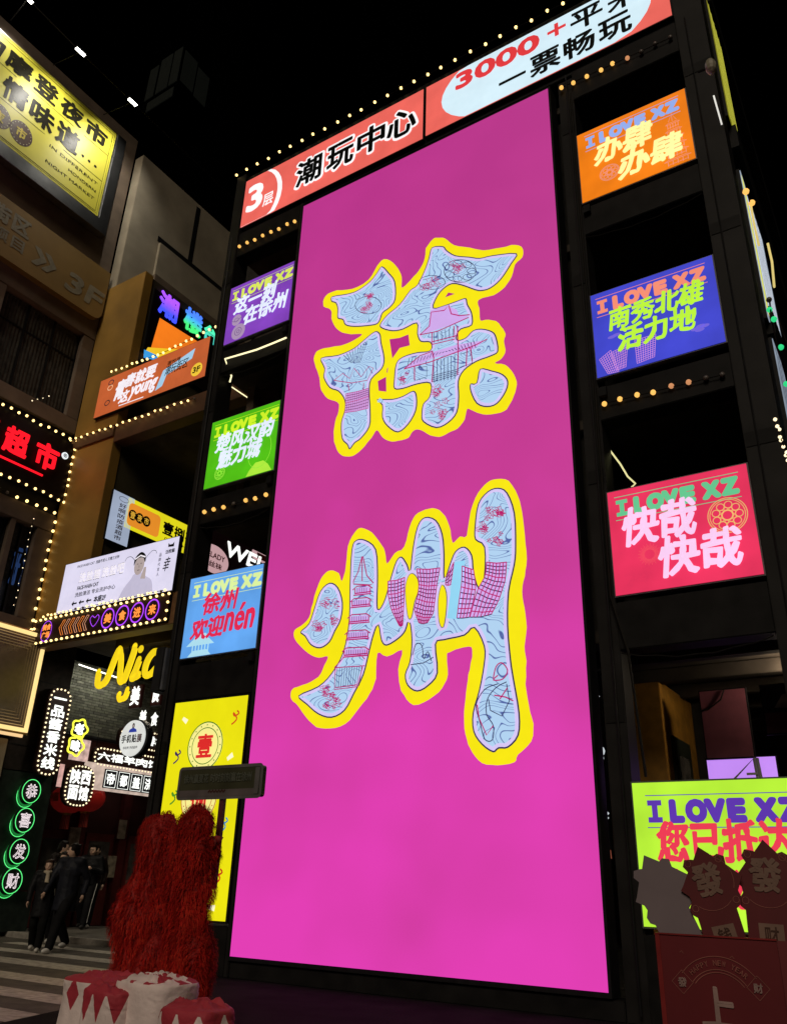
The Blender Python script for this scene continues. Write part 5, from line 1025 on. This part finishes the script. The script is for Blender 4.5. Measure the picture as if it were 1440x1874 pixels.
# =================================================================== PEOPLE
def limb(g, pts, rs, n=10):
    g.tube(pts, rs, n)
    for p, r in zip(pts, rs): g.ball(p, r * .99, 10, 8)
def hand(g, w_, dirv, side):
    d = Vector(dirv).normalized(); lat = d.cross(Vector((0, 1, 0))).normalized() if abs(d.y) < .9 else Vector((1, 0, 0)); fr = d.cross(lat)
    w_ = Vector(w_); c = w_ + d * .045
    g.ball(c, (.030, .032, .045), 8, 6)
    for k in range(4):
        a = w_ + d * .07 + fr * (.024 - k * .016); ln = (.070, .078, .073, .058)[k]
        g.tube([a, a + d * ln * .5 + lat * side * .006, a + d * ln * .85 + lat * side * .022], [.0095, .009, .007], 6)
    a = w_ + d * .03 + fr * .028; g.tube([a, a + d * .028 + fr * .022, a + d * .055 + fr * .026], [.011, .010, .008], 6)
def person(label, loc, rz, h=1.7, s=.25, coat=(.010, .010, .011), trousers=(.008, .008, .009), hair=(.008, .006, .005), long_coat=False, scarf=None, longhair=False, head_turn=0.0, mask=False, shoes=(.55, .53, .48), arm=0, stripe=False, glasses=False, bag=False):
    t = T('person', label, 'person', loc, rot=rz, group='people crossing by the alley'); k = h / 1.7; t.o.scale = (k, k, k)
    skin = mat('skin', (.55, .36, .26), .5, var=.08)
    Lf, Rf = Vector((.09, -s, .07)), Vector((-.09, s * .9, .07 + abs(s) * .12))
    Lk, Rk = Vector((.10, -s * .62 - .03, .50)), Vector((-.10, s * .35 - .07, .49)); Lh, Rh = Vector((.095, 0, .90)), Vector((-.095, 0, .90))
    Ls, Rs = Vector((.185, .0, 1.40)), Vector((-.185, .0, 1.40))
    if arm == 0: Le, Re, Lw, Rw = Vector((.25, .10 + s * .2, 1.13)), Vector((-.25, -.04 - s * .2, 1.13)), Vector((.25, s * .35 - .02, .88)), Vector((-.25, -.12 - s * .4, .90))
    elif arm == 1: Le, Re, Lw, Rw = Vector((.27, .08, 1.13)), Vector((-.25, -.02, 1.13)), Vector((.20, -.12, .97)), Vector((-.24, -.10, .87))
    else: Le, Re, Lw, Rw = Vector((.25, -.02, 1.13)), Vector((-.26, .04, 1.14)), Vector((.10, -.24, 1.20)), Vector((-.20, -.12, .97))
    ht = Matrix.Rotation(head_turn, 3, 'Z'); hc = Vector((0, -.015, 1.575))
    g = G()
    g.ball((0, 0, 1.22), (.145, .095, .22)); g.ball((0, .01, .97), (.15, .11, .13)); limb(g, [(0, 0, 1.38), (0, -.005, 1.50)], [.058, .052])
    for a, b_, c in ((Lh, Lk, Lf), (Rh, Rk, Rf)): limb(g, [a, b_, c], [.078, .055, .038]); g.ball(c + Vector((0, -.05, -.03)), (.038, .10, .035))
    for a, b_, c in ((Ls, Le, Lw), (Rs, Re, Rw)): limb(g, [a, b_, c], [.052, .040, .027])
    limb(g, [Rs, Ls], [.055, .055])
    hand(g, Lw, Lw - Le, -1); hand(g, Rw, Rw - Re, 1)
    def hp(x, y, z): return hc + ht @ Vector((x, y, z))
    g.ball(hc, (.076, .092, .110), 16, 12); g.ball(hp(0, -.022, -.055), (.052, .062, .055), 12, 9)
    g.tube([hp(0, -.085, .02), hp(0, -.108, -.018), hp(0, -.088, -.03)], [.010, .015, .012], 6)
    for sd in (-1, 1): g.ball(hp(sd * .078, .01, -.01), (.012, .018, .030), 8, 6); g.ball(hp(sd * .03, -.085, -.052), (.02, .01, .009), 6, 5)
    body = worked(voxel(g, .0125, 3), skin, 'body'); bo = t.part('body', body, None)
    for sd in (-1, 1): t.part('eye', G().ball(hp(sd * .031, -.088, .012), (.012, .006, .006), 8, 6), mat('eye_dark', (.02, .015, .012), .2), parent=bo)
    t.part('mouth', G().ball(hp(0, -.088, -.058), (.022, .008, .005), 8, 6), mat('lip', (.30, .10, .08), .5), parent=bo)
    # hair
    g = G(); g.ball(hp(0, .012, .025), (.088, .098, .105), 16, 12)
    if longhair: g.ball(hp(0, .05, -.07), (.085, .055, .14)); 
    else: g.ball(hp(0, .05, -.02), (.075, .06, .07))
    for q in range(26): a = rnd.uniform(0, 6.28); g.ball(hp(.07 * cos(a), .02 + .08 * sin(a), rnd.uniform(.03, .11)), (.022, .022, .018), 6, 5)
    me = voxel(g, .011, 1)
    bm = bmesh.new(); bm.from_mesh(me); hi = ht.inverted()
    dl_ = [v for v in bm.verts if (lambda q: q.y < -.045 and q.z < .055)(hi @ (v.co - hc))]
    bmesh.ops.delete(bm, geom=dl_, context='VERTS'); bm.to_mesh(me); bm.free()
    t.part('hair', worked(me, mat('hair_%d' % int(hair[0] * 1e4), hair, .45, var=.5, scale=60, bump=.4, bscale=200), 'hair'), None, parent=bo)
    # clothes
    g = G(); bz = .62 if long_coat else .86
    g.ball((0, 0, 1.24), (.205, .145, .215)); g.ball((0, .01, 1.03), (.20, .15, .16)); g.tube([(0, 0, bz), (0, .01, 1.0), (0, 0, 1.3)], [.205 if long_coat else .185, .185, .17], 14)
    for a, b_, c in ((Ls, Le, Lw), (Rs, Re, Rw)): limb(g, [a, b_, c + (b_ - c) * .12], [.082, .066, .052])
    limb(g, [Rs, Ls], [.085, .085]); g.tube([(0, 0, 1.38), (0, 0, 1.475)], [.085, .075], 12)
    me = voxel(g, .016, 3); co = t.part('jacket', worked(me, mat('coat_%d_%d' % (int(coat[0] * 1e4), int(coat[2] * 1e4)), coat, .5, var=.4, scale=9, bump=.6, bscale=14), 'jacket'), None)
    g = G(); 
    for a, b_, c in ((Lh, Lk, Lf), (Rh, Rk, Rf)): limb(g, [a, b_, c + Vector((0, .0, .03))], [.105, .085, .072])
    g.ball((0, .01, .93), (.165, .125, .12)); t.part('trousers', worked(voxel(g, .016, 3), mat('trousers_%d' % int(trousers[0] * 1e4), trousers, .8, var=.3, bump=.4, bscale=18), 'trousers'), None)
    if stripe: t.part('stripe', G().tube([Lh + Vector((.108, 0, 0)), Lk + Vector((.088, 0, 0)), Lf + Vector((.074, 0, .06))], .006, 5), mat('white_piping', (.6, .6, .58), .5))
    for c in (Lf, Rf):
        g = G(); g.ball(c + Vector((0, -.055, -.025)), (.048, .125, .045), 12, 8); g.ball(c + Vector((0, .02, .0)), (.046, .055, .05), 10, 8); me = voxel(g, .012, 2)
        so = t.part('shoe', worked(me, mat('shoe_%d' % int(shoes[0] * 100), shoes, .5, var=.15), 'shoe'), None)
    if scarf: g = G(); g.tube([(.06 * cos(a / 12 * 6.283), -.01 + .075 * sin(a / 12 * 6.283), 1.455) for a in range(13)], .035, 8); g.tube([(.02, -.10, 1.44), (.03, -.15, 1.25)], [.04, .05], 8); t.part('scarf', worked(voxel(g, .014, 2), mat('scarf', scarf, .9, bump=.4), 'scarf'), None)
    if mask: t.part('face_mask', G().ball(hp(0, -.055, -.045), (.060, .055, .038), 10, 8), mat('face_mask', (.06, .06, .065), .8), parent=bo, smooth=True)
    if glasses:
        g = G()
        for sd in (-1, 1): g.tube([hp(sd * .033 + .022 * cos(a / 12 * 6.283), -.102, .012 + .018 * sin(a / 12 * 6.283)) for a in range(13)], .0022, 4)
        g.tube([hp(-.012, -.104, .014), hp(.012, -.104, .014)], .0022, 4); t.part('glasses', g, mat('glasses', (.02, .02, .02), .3), parent=bo)
    return t
gp = lambda x, y: (lambda p: (p.x, p.y, .004))(onZ(x, y, 0))
def face_to(dx, dy): return math.atan2(dx, -dy)
person('woman leftmost in the group, black coat, cream scarf and white shoes', gp(62, 1742), face_to(.75, -.75), 1.62, .20, long_coat=True, scarf=(.42, .36, .26), hair=(.03, .015, .008), longhair=True, trousers=(.006, .006, .006))
person('tall man striding in front in a long dark jacket and white trainers, face in profile', gp(104, 1743), face_to(.30, -.95), 1.93, .36, coat=(.012, .013, .018), head_turn=-1.0, arm=0, long_coat=True, shoes=(.6, .58, .55))
person('person in an olive jacket and dark face mask between the two walking in front', (gp(90, 1731)[0], gp(90, 1731)[1], .004), face_to(.6, -.8), 1.80, .22, coat=(.035, .03, .022), mask=True, hair=(.012, .008, .006), shoes=(.5, .48, .45), longhair=True)
person('person with dark hair seen at the back left of the group, head turned away', (gp(86, 1722)[0] , gp(86, 1722)[1], .004), face_to(.9, .2), 2.06, .18, coat=(.014, .010, .009), head_turn=.6, shoes=(.05, .05, .05))
person('man with glasses at the back, black trousers with a white side stripe', (gp(146, 1706)[0] + 0.4, gp(146, 1706)[1] - .3, .105), face_to(.5, -.86), 1.98, .15, stripe=True, glasses=True, arm=2, shoes=(.03, .03, .03))
person('person half hidden behind the man with glasses, only the face showing', (gp(133, 1706)[0] + .3, gp(133, 1706)[1] + .1, .105), face_to(.6, -.8), 1.98, .12, coat=(.02, .012, .010), longhair=True, shoes=(.5, .48, .45))

# =================================================================== RED SHAGGY COSTUMES
M_FUR = []
for k, c in enumerate(((.46, .016, .011), (.38, .011, .009), (.52, .034, .018), (.42, .014, .010))): M_FUR.append(mat('red_fur_%d' % k, c, .9, var=.3, scale=5)); M_FUR[-1].node_tree.nodes['Principled BSDF'].inputs['Specular IOR Level'].default_value = .08
def shaggy(label, Y, lumps, seed, n=15000, yd=.62):
    q = random.Random(seed); g = G(); base = onY(lumps[0][0], lumps[0][1], Y); base = Vector((base.x, base.y, 0))
    for (x, y, rx, rz_) in lumps:
        c = onY(x, y, Y); s_ = dep(c) / F; c = c - base; g.ball(c, (rx * s_ * 1.02, max(.14, rx * s_ * yd), rz_ * s_), 20, 14)
    t = T('costumed_performer', label, 'performer', base, group='red shaggy costumed performers')
    me = voxel(g, .03, 8)
    # deep vertical folds
    for v in me.vertices:
        p = v.co; f_ = noise.noise(Vector((p.x * 7 + seed, p.y * 7, p.z * 1.5))) * .10 + abs(sin(p.z * 4.6 + seed)) * .05 + noise.noise(Vector((p.x * 14, p.y * 14 + seed, p.z * 5))) * .02
        v.co = p + v.normal * (f_ - .02)
    me.update(); body = t.part('costume_body', worked(me, mat('fur_base', (.30, .012, .010), .8, var=.4, scale=8), 'costume_body'), None)
    P = [(p.center.copy(), p.normal.copy(), p.area) for p in me.polygons]; cum = []; s_ = 0
    for c, nn, a in P: s_ += a; cum.append(s_)
    import bisect
    gs = [G() for _ in M_FUR]
    for i in range(n):
        c, nn, a = P[bisect.bisect(cum, q.random() * s_)]
        if c.z < .05: continue
        c = c + Vector((q.uniform(-.018, .018), q.uniform(-.018, .018), q.uniform(-.018, .018)))
        lock = noise.noise(Vector((c.x * 9 + seed, c.y * 9, c.z * 4))); L_ = q.uniform(.03, .062) * (1.0 + .5 * lock)
        out = (nn + Vector((q.uniform(-.4, .4), q.uniform(-.4, .4), q.uniform(-.2, .3))) * .6 + Vector((lock * .5, 0, 0))).normalized()
        side = out.cross(Vector((0, 0, 1))); side = (side if side.length > .1 else Vector((1, 0, 0))).normalized() * q.uniform(.0014, .003)
        p1 = c + out * L_ * .42; p2 = p1 + out * L_ * .25 + Vector((lock * .01, 0, -L_ * .32)); p3 = p2 + Vector((q.uniform(-.012, .012) + lock * .02, q.uniform(-.01, .01), -L_ * .45))
        k = q.choices(range(4), (4, 3, 1.3, 3))[0] if lock < .15 else q.choices(range(4), (3, 1, 4, 2))[0]
        gs[k].add([c - side, c + side, p1 + side, p1 - side, p2 + side * .8, p2 - side * .8, p3], [(0, 1, 2, 3), (3, 2, 4, 5), (5, 4, 6)])
    for gk, mk in zip(gs, M_FUR): t.part('fur', gk, mk, kind='stuff')
    return t
shaggy('red shaggy costumed figure on the left, broader and leaning on its neighbour', 6.5, [(294, 1540, 38, 46), (287, 1585, 44, 50), (272, 1635, 54, 58), (262, 1690, 62, 60), (262, 1750, 62, 60), (252, 1815, 74, 80), (262, 1910, 70, 64)], 3, 46000)
shaggy('red shaggy costumed figure on the right, taller with a rounded head', 5.8, [(353, 1526, 37, 44), (355, 1575, 41, 52), (348, 1630, 42, 50), (342, 1690, 43, 52), (340, 1750, 46, 56), (340, 1820, 48, 74), (338, 1910, 50, 66), (380, 1565, 15, 34)], 11, 42000)

# placard held up on a stick
Yp = 6.15; R = quad('Y', Yp, (327, 1407), (476, 1402), (474, 1459), (325, 1462))
t = T('placard', 'dark rounded placard with faint 徐州 lettering held up on a stick above the costumes', 'placard', ((R[0] + R[1]) / 2 + 0.05, Yp, 0)); hw = (R[1] - R[0]) / 2; a, b_ = t.L(340, 1460)[1] + .0, t.L(340, 1406)[1]
a, b_ = R[2], R[3]
t.part('panel', G().poly(pill(-hw, hw, a, b_, .03), -.03, .03), mat('placard_olive', (.055, .055, .032), .25, var=.25, scale=3)); 
t.part('rim', G().strip(pill(-hw, hw, a, b_, .03), .03, -.034, True), mat('placard_rim', (.12, .11, .11), .35)); t.box('lower_band', -hw + .02, hw - .02, -.036, -.031, a + .015, a + .075, mat('placard_band', (.12, .10, .10), .3)); t.box('end_cap', hw - .08, hw - .02, -.04, -.031, a + .02, b_ - .02, mat('placard_rim', 0), .004)
text(t, '徐州赢夏花 时时刻刻赢在徐州', (-hw + .07, hw - .12, (a + b_) / 2 + .0, (a + b_) / 2 + .085), mat('placard_letter', (.13, .14, .11), .5), -.038, .012)
t.part('ornament', G().strip([(-.12 + .02 * k, a + .05 + .02 * (k % 2)) for k in range(12)], .015, -.04), mat('ornament_brown', (.06, .015, .01), .5)); t.part('stick', G().box(.02, .075, -.02, .02, 1.3, a), mat('stick_maroon', (.10, .02, .03), .5))

# cloth bundles at the bottom
M_CL = mat('white_cloth', (.80, .66, .63), .7, var=.12, scale=5, bump=.7, bscale=9); M_CR = mat('red_cloth', (.42, .03, .05), .7, var=.15, bump=.25, bscale=18)
def cloth_pattern(seed, zt, kind):
    """white cloth printed with red points: angle round the stool against height"""
    m = M_CL.copy(); m.name = 'printed_cloth'; n = m.node_tree; L = n.links; b = n.nodes['Principled BSDF']
    def mt(op, a, b_=None, c=None):
        q = n.nodes.new('ShaderNodeMath'); q.operation = op
        for i, v in enumerate((a, b_, c)):
            if v is None: continue
            if isinstance(v, (int, float)): q.inputs[i].default_value = v
            else: L.new(v, q.inputs[i])
        return q.outputs[0]
    tc = n.nodes.new('ShaderNodeTexCoord'); sx = n.nodes.new('ShaderNodeSeparateXYZ'); L.new(tc.outputs['Object'], sx.inputs[0])
    u = mt('FRACT', mt('MULTIPLY_ADD', mt('ARCTAN2', sx.outputs[1], sx.outputs[0]), 8 / (2 * pi), seed * .37 + 8)); d = mt('MULTIPLY', mt('ABSOLUTE', mt('SUBTRACT', u, .5)), 2.0)
    f = mt('DIVIDE', sx.outputs[2], zt)
    if kind == 'tri': r = mt('MAXIMUM', mt('GREATER_THAN', f, .95), mt('GREATER_THAN', d, mt('MULTIPLY_ADD', f, -2.8, 2.75)))
    elif kind == 'lid': r = mt('MAXIMUM', mt('GREATER_THAN', f, .965), mt('GREATER_THAN', d, mt('MULTIPLY_ADD', mt('ABSOLUTE', mt('SUBTRACT', f, .80)), 3.2, .28)))
    else:
        nz = n.nodes.new('ShaderNodeTexNoise'); nz.inputs['Scale'].default_value = 4.5; L.new(tc.outputs['Object'], nz.inputs['Vector'])
        r = mt('MULTIPLY', mt('GREATER_THAN', f, .985), mt('GREATER_THAN', nz.outputs['Fac'], .52))
    mx = n.nodes.new('ShaderNodeMix'); mx.data_type = 'RGBA'; old = b.inputs['Base Color'].links[0].from_socket
    L.new(r, mx.inputs[0]); L.new(old, mx.inputs[6]); mx.inputs[7].default_value = (.42, .03, .05, 1); L.new(mx.outputs[2], b.inputs['Base Color'])
    return m
def bundle(label, px0, px1, ytop, Y, red, seed, pink=False):
    a = onY(px0, ytop, Y); b_ = onY(px1, ytop, Y); cx = (a.x + b_.x) / 2; hw = (b_.x - a.x) / 2; zt = (a.z + b_.z) / 2
    t = T('cloth_stool', label, 'stool', (cx, Y + hw * .6, 0), group='cloth covered stools'); n = 96; m_ = 54; vs = []; q = seed * 3.7
    def prof(f_): return (1.0 - max(0, f_ - .93) ** 1.3 * 3.0) * (1 + .05 * sin(f_ * 5 + seed))
    for i in range(m_ + 1):
        f_ = i / m_; z = zt * f_ if f_ < .9 else zt * (.9 + .1 * sin((f_ - .9) / .1 * pi / 2))
        for k in range(n):
            th = 2 * pi * k / n; c_, s_ = cos(th), sin(th); e = .62
            x = hw * prof(f_) * (abs(c_) ** e * (1 if c_ > 0 else -1)); y = hw * .8 * prof(f_) * (abs(s_) ** e * (1 if s_ > 0 else -1))
            w1 = noise.noise(Vector((x * 6 + q, y * 6, z * 3))) * .018 + (abs(noise.noise(Vector((x * 9 + q, y * 9, z * 34 + 14 * x)))) - .2) * .022 * max(0, f_ - .55) * 2
            vs.append((x * (1 + w1 / hw), y * (1 + w1 / hw), z + noise.noise(Vector((x * 9, y * 9 + q, 2))) * .012 * (f_ > .8)))
    fs = [(i * n + k, i * n + (k + 1) % n, (i + 1) * n + (k + 1) % n, (i + 1) * n + k) for i in range(m_) for k in range(n)]
    # crumpled lid
    o0 = len(vs); top = []
    for r_ in range(1, 9):
        for k in range(n):
            b0 = vs[m_ * n + k]; f_ = 1 - r_ / 8; rid = abs(noise.noise(Vector((b0[0] * f_ * 6 + q, b0[1] * f_ * 26, 1)))) * .075 * sin(min(1, r_ / 3) * pi / 2)
            vs.append((b0[0] * f_, b0[1] * f_, b0[2] + .015 * sin(r_ / 8 * pi / 2) + rid))
    for r_ in range(8):
        for k in range(n):
            A = (m_ * n + k, m_ * n + (k + 1) % n) if r_ == 0 else (o0 + (r_ - 1) * n + k, o0 + (r_ - 1) * n + (k + 1) % n); B = (o0 + r_ * n + k, o0 + r_ * n + (k + 1) % n); fs.append((A[0], A[1], B[1], B[0]))
    me = bpy.data.meshes.new('cover'); me.from_pydata(vs, [], fs); me.polygons.foreach_set('use_smooth', [True] * len(me.polygons))
    me.materials.append(cloth_pattern(seed, zt, red))
    t.part('cover', me, None); return t
bundle('white cloth covered stool with a red crumpled top and red points, farthest left', 110, 213, 1792, 5.5, 'lid', 1)
bundle('smaller cloth covered stool with red downward points, in front of the left pair', 150, 222, 1812, 5.0, 'tri', 2)
bundle('large plain white cloth covered stool before the red costumes', 212, 308, 1796, 5.15, 'none', 3)
bundle('low red and white cloth covered stool at the bottom edge, right of the others', 290, 384, 1846, 4.75, 'tri', 4)

# =================================================================== RED CARTON AND CARDBOARD HANDS
Yb = 5.5; p0 = onY(1200, 1709, Yb); p1 = onY(1420, 1720, Yb); bw = p1.x - p0.x; bh = p0.z
t = T('red_carton', 'big dark red festive carton reading HAPPY NEW YEAR and 上', 'carton', (p0.x, Yb, 0)); M_BX = mat('carton_red', (.135, .012, .016), .45, var=.12, scale=2); M_BXL = mat('carton_line', (.30, .10, .08), .4)
t.box('front_panel', 0, bw, 0, .012, 0, bh, M_BX, .003); t.box('side_panel', 0, .012, .014, .6, 0, bh, M_BX); t.box('rear_panel', 0.014, bw, .6, .612, 0, bh, M_BX)
t.part('side_panel', G().add([(bw + .002, 0, 0), (bw + .5, .16, 0), (bw + .5, .16, bh), (bw + .002, 0, bh), (bw + .002, .012, 0), (bw + .5, .172, 0), (bw + .5, .172, bh), (bw + .002, .012, bh)], [(0, 1, 2, 3), (4, 7, 6, 5), (3, 2, 6, 7), (0, 3, 7, 4), (1, 5, 6, 2)]), M_BX)
t.box('fold_edge', -.006, .02, -.006, -.001, 0, bh, mat('carton_edge', (.22, .02, .02), .35)); t.box('fold_edge', -.006, bw, -.008, .02, bh, bh + .008, mat('carton_edge', 0))
cx = bw * .50; cz = bh - .335; g = G()
for r_ in (.25, .18, .165): g.strip([(cx + r_ * cos(a), cz + r_ * sin(a) * .95) for a in [pi * (.2 + .6 * k / 24) for k in range(25)]], .004, -.004)
for sd, ch in ((-1, '發'), (1, '财')):
    x, z = cx + sd * .205, cz + .095; g.strip([(x - .06, z), (x, z + .06), (x + .06, z), (x, z - .06)], .004, -.004, True); text(t, ch, (x - .024, x + .024, z - .024, z + .024), mat('carton_print', (.34, .22, .2), .4), -.006, .03)
t.part('print', g, M_BXL)
for k, ch in enumerate('HAPPY NEW YEAR'):
    if ch == ' ': continue
    a = pi * (.5 + .24 - .48 * k / 13); text(t, ch, (cx + .215 * cos(a) - .010, cx + .215 * cos(a) + .010, cz + .205 * sin(a) - .014, cz + .205 * sin(a) + .014), M_BXL, -.006, .02, rot=a - pi / 2)
text(t, '上', (cx - .115, cx + .075, bh - .45, bh - .25), mat('carton_print', 0), -.006, .03, brush=.02)
for x, z in ((.14, bh - .09), (.42, bh - .1), (.12, bh - .5), (bw - .1, bh - .5), (.13, bh - .55), (bw - .09, bh - .57)): t.part('print', G().strip([(x - .012, z), (x, z + .01), (x + .01, z - .004)], .003, -.004), M_BXL)
def fist_card(label, c_, k, tilt, front, red=True, Y=5.6, base_y=1712):
    """cardboard hand: traced outline in carton-hand units around the palm centre"""
    p = onY(c_[0], c_[1], Y); t = T('cardboard_hand', label, 'cut-out', p, group='cardboard hands in the red carton')
    O = [(-.155, .05), (-.10, .12), (-.12, .155), (-.10, .19), (-.06, .185), (-.045, .18), (.005, .245), (.075, .175), (.10, .185), (.135, .165), (.13, .12), (.20, .04), (.15, -.03), (.155, -.06), (.145, -.10), (.11, -.12), (.105, -.5), (-.125, -.5), (-.125, -.13), (-.15, -.11), (-.155, -.075), (-.13, -.04), (-.135, -.01), (-.175, .03)]
    ct, st = cos(tilt), sin(tilt); rot_ = lambda q: ((q[0] * ct - q[1] * st) * k, (q[0] * st + q[1] * ct) * k)
    P = [rot_(q) for q in O]
    t.part('card', G().poly(P, 0, .012), mat('card_red', (.115, .013, .016), .5, var=.1) if red else mat('card_grey_back', (.20, .155, .17), .85, var=.05))
    if red:
        def at(x, z, w_, h_, ch, m_, b_=.03, y=-.004):
            c = rot_((x, z)); text(t, ch, (c[0] - w_ * k / 2, c[0] + w_ * k / 2, c[1] - h_ * k / 2, c[1] + h_ * k / 2), m_, y, b_, rot=tilt)
        KH = mat('khaki_print', (.20, .115, .085), .5, var=.2); at(.0, .06, .17, .18, '發', KH, .04)
        t.part('plaque', G().poly([rot_(q) for q in ((-.065, -.46), (.065, -.46), (.065, -.19), (-.065, -.19))], -.003), KH); ink = mat('plaque_ink', (.07, .03, .02), .5)
        for i, ch in enumerate(front): at(0, -.245 - i * .095, .075, .08, ch, ink, .015, -.006)
        g = G(); g.strip([rot_((.12 * cos(a), -.02 + .09 * sin(a))) for a in [pi * (1.2 + .6 * i / 10) for i in range(11)]], .003, -.003)
        for x, z in ((-.12, -.08), (.125, -.075), (.10, .155), (-.085, .165)): c = rot_((x, z)); g.ring(c[0], c[1], .018 * k, .018 * k, .003, -.003, 12)
        g.strip([rot_((.15 * cos(a), .05 + .14 * sin(a))) for a in [pi * (-.15 + .5 * i / 10) for i in range(11)]], .003, -.003); t.part('print', g, M_BXL)
    return t
fist_card('plain grey back of a cardboard hand leaning left in the carton', (1212, 1638), 1.0, .42, '', False, 5.62)
fist_card('dark red cardboard hand with 發 and a 钱 plaque, leaning left in the middle', (1300, 1629), 1.0, .22, '钱来')
fist_card('dark red cardboard hand with 發 and a 财源 plaque, upright at the right edge', (1402, 1622), 1.04, -.03, '财源', True, 5.66)

# small print made of several separate marks stays joined, as one part
for o in list(bpy.data.objects):
    if o.type == 'MESH' and o.parent and o.name.split('.')[0] in ('print', 'drawn_line', 'drawn_building', 'drawn_fill', 'neon_letter', 'script_letters', 'lettering'):
        me = o.data; par = list(range(len(me.vertices)))
        def find(i):
            while par[i] != i: par[i] = par[par[i]]; i = par[i]
            return i
        for p in me.polygons:
            v0 = find(p.vertices[0])
            for v in p.vertices[1:]: par[find(v)] = v0
        if len({find(i) for i in range(len(par))}) > 1: o['kind'] = 'stuff'
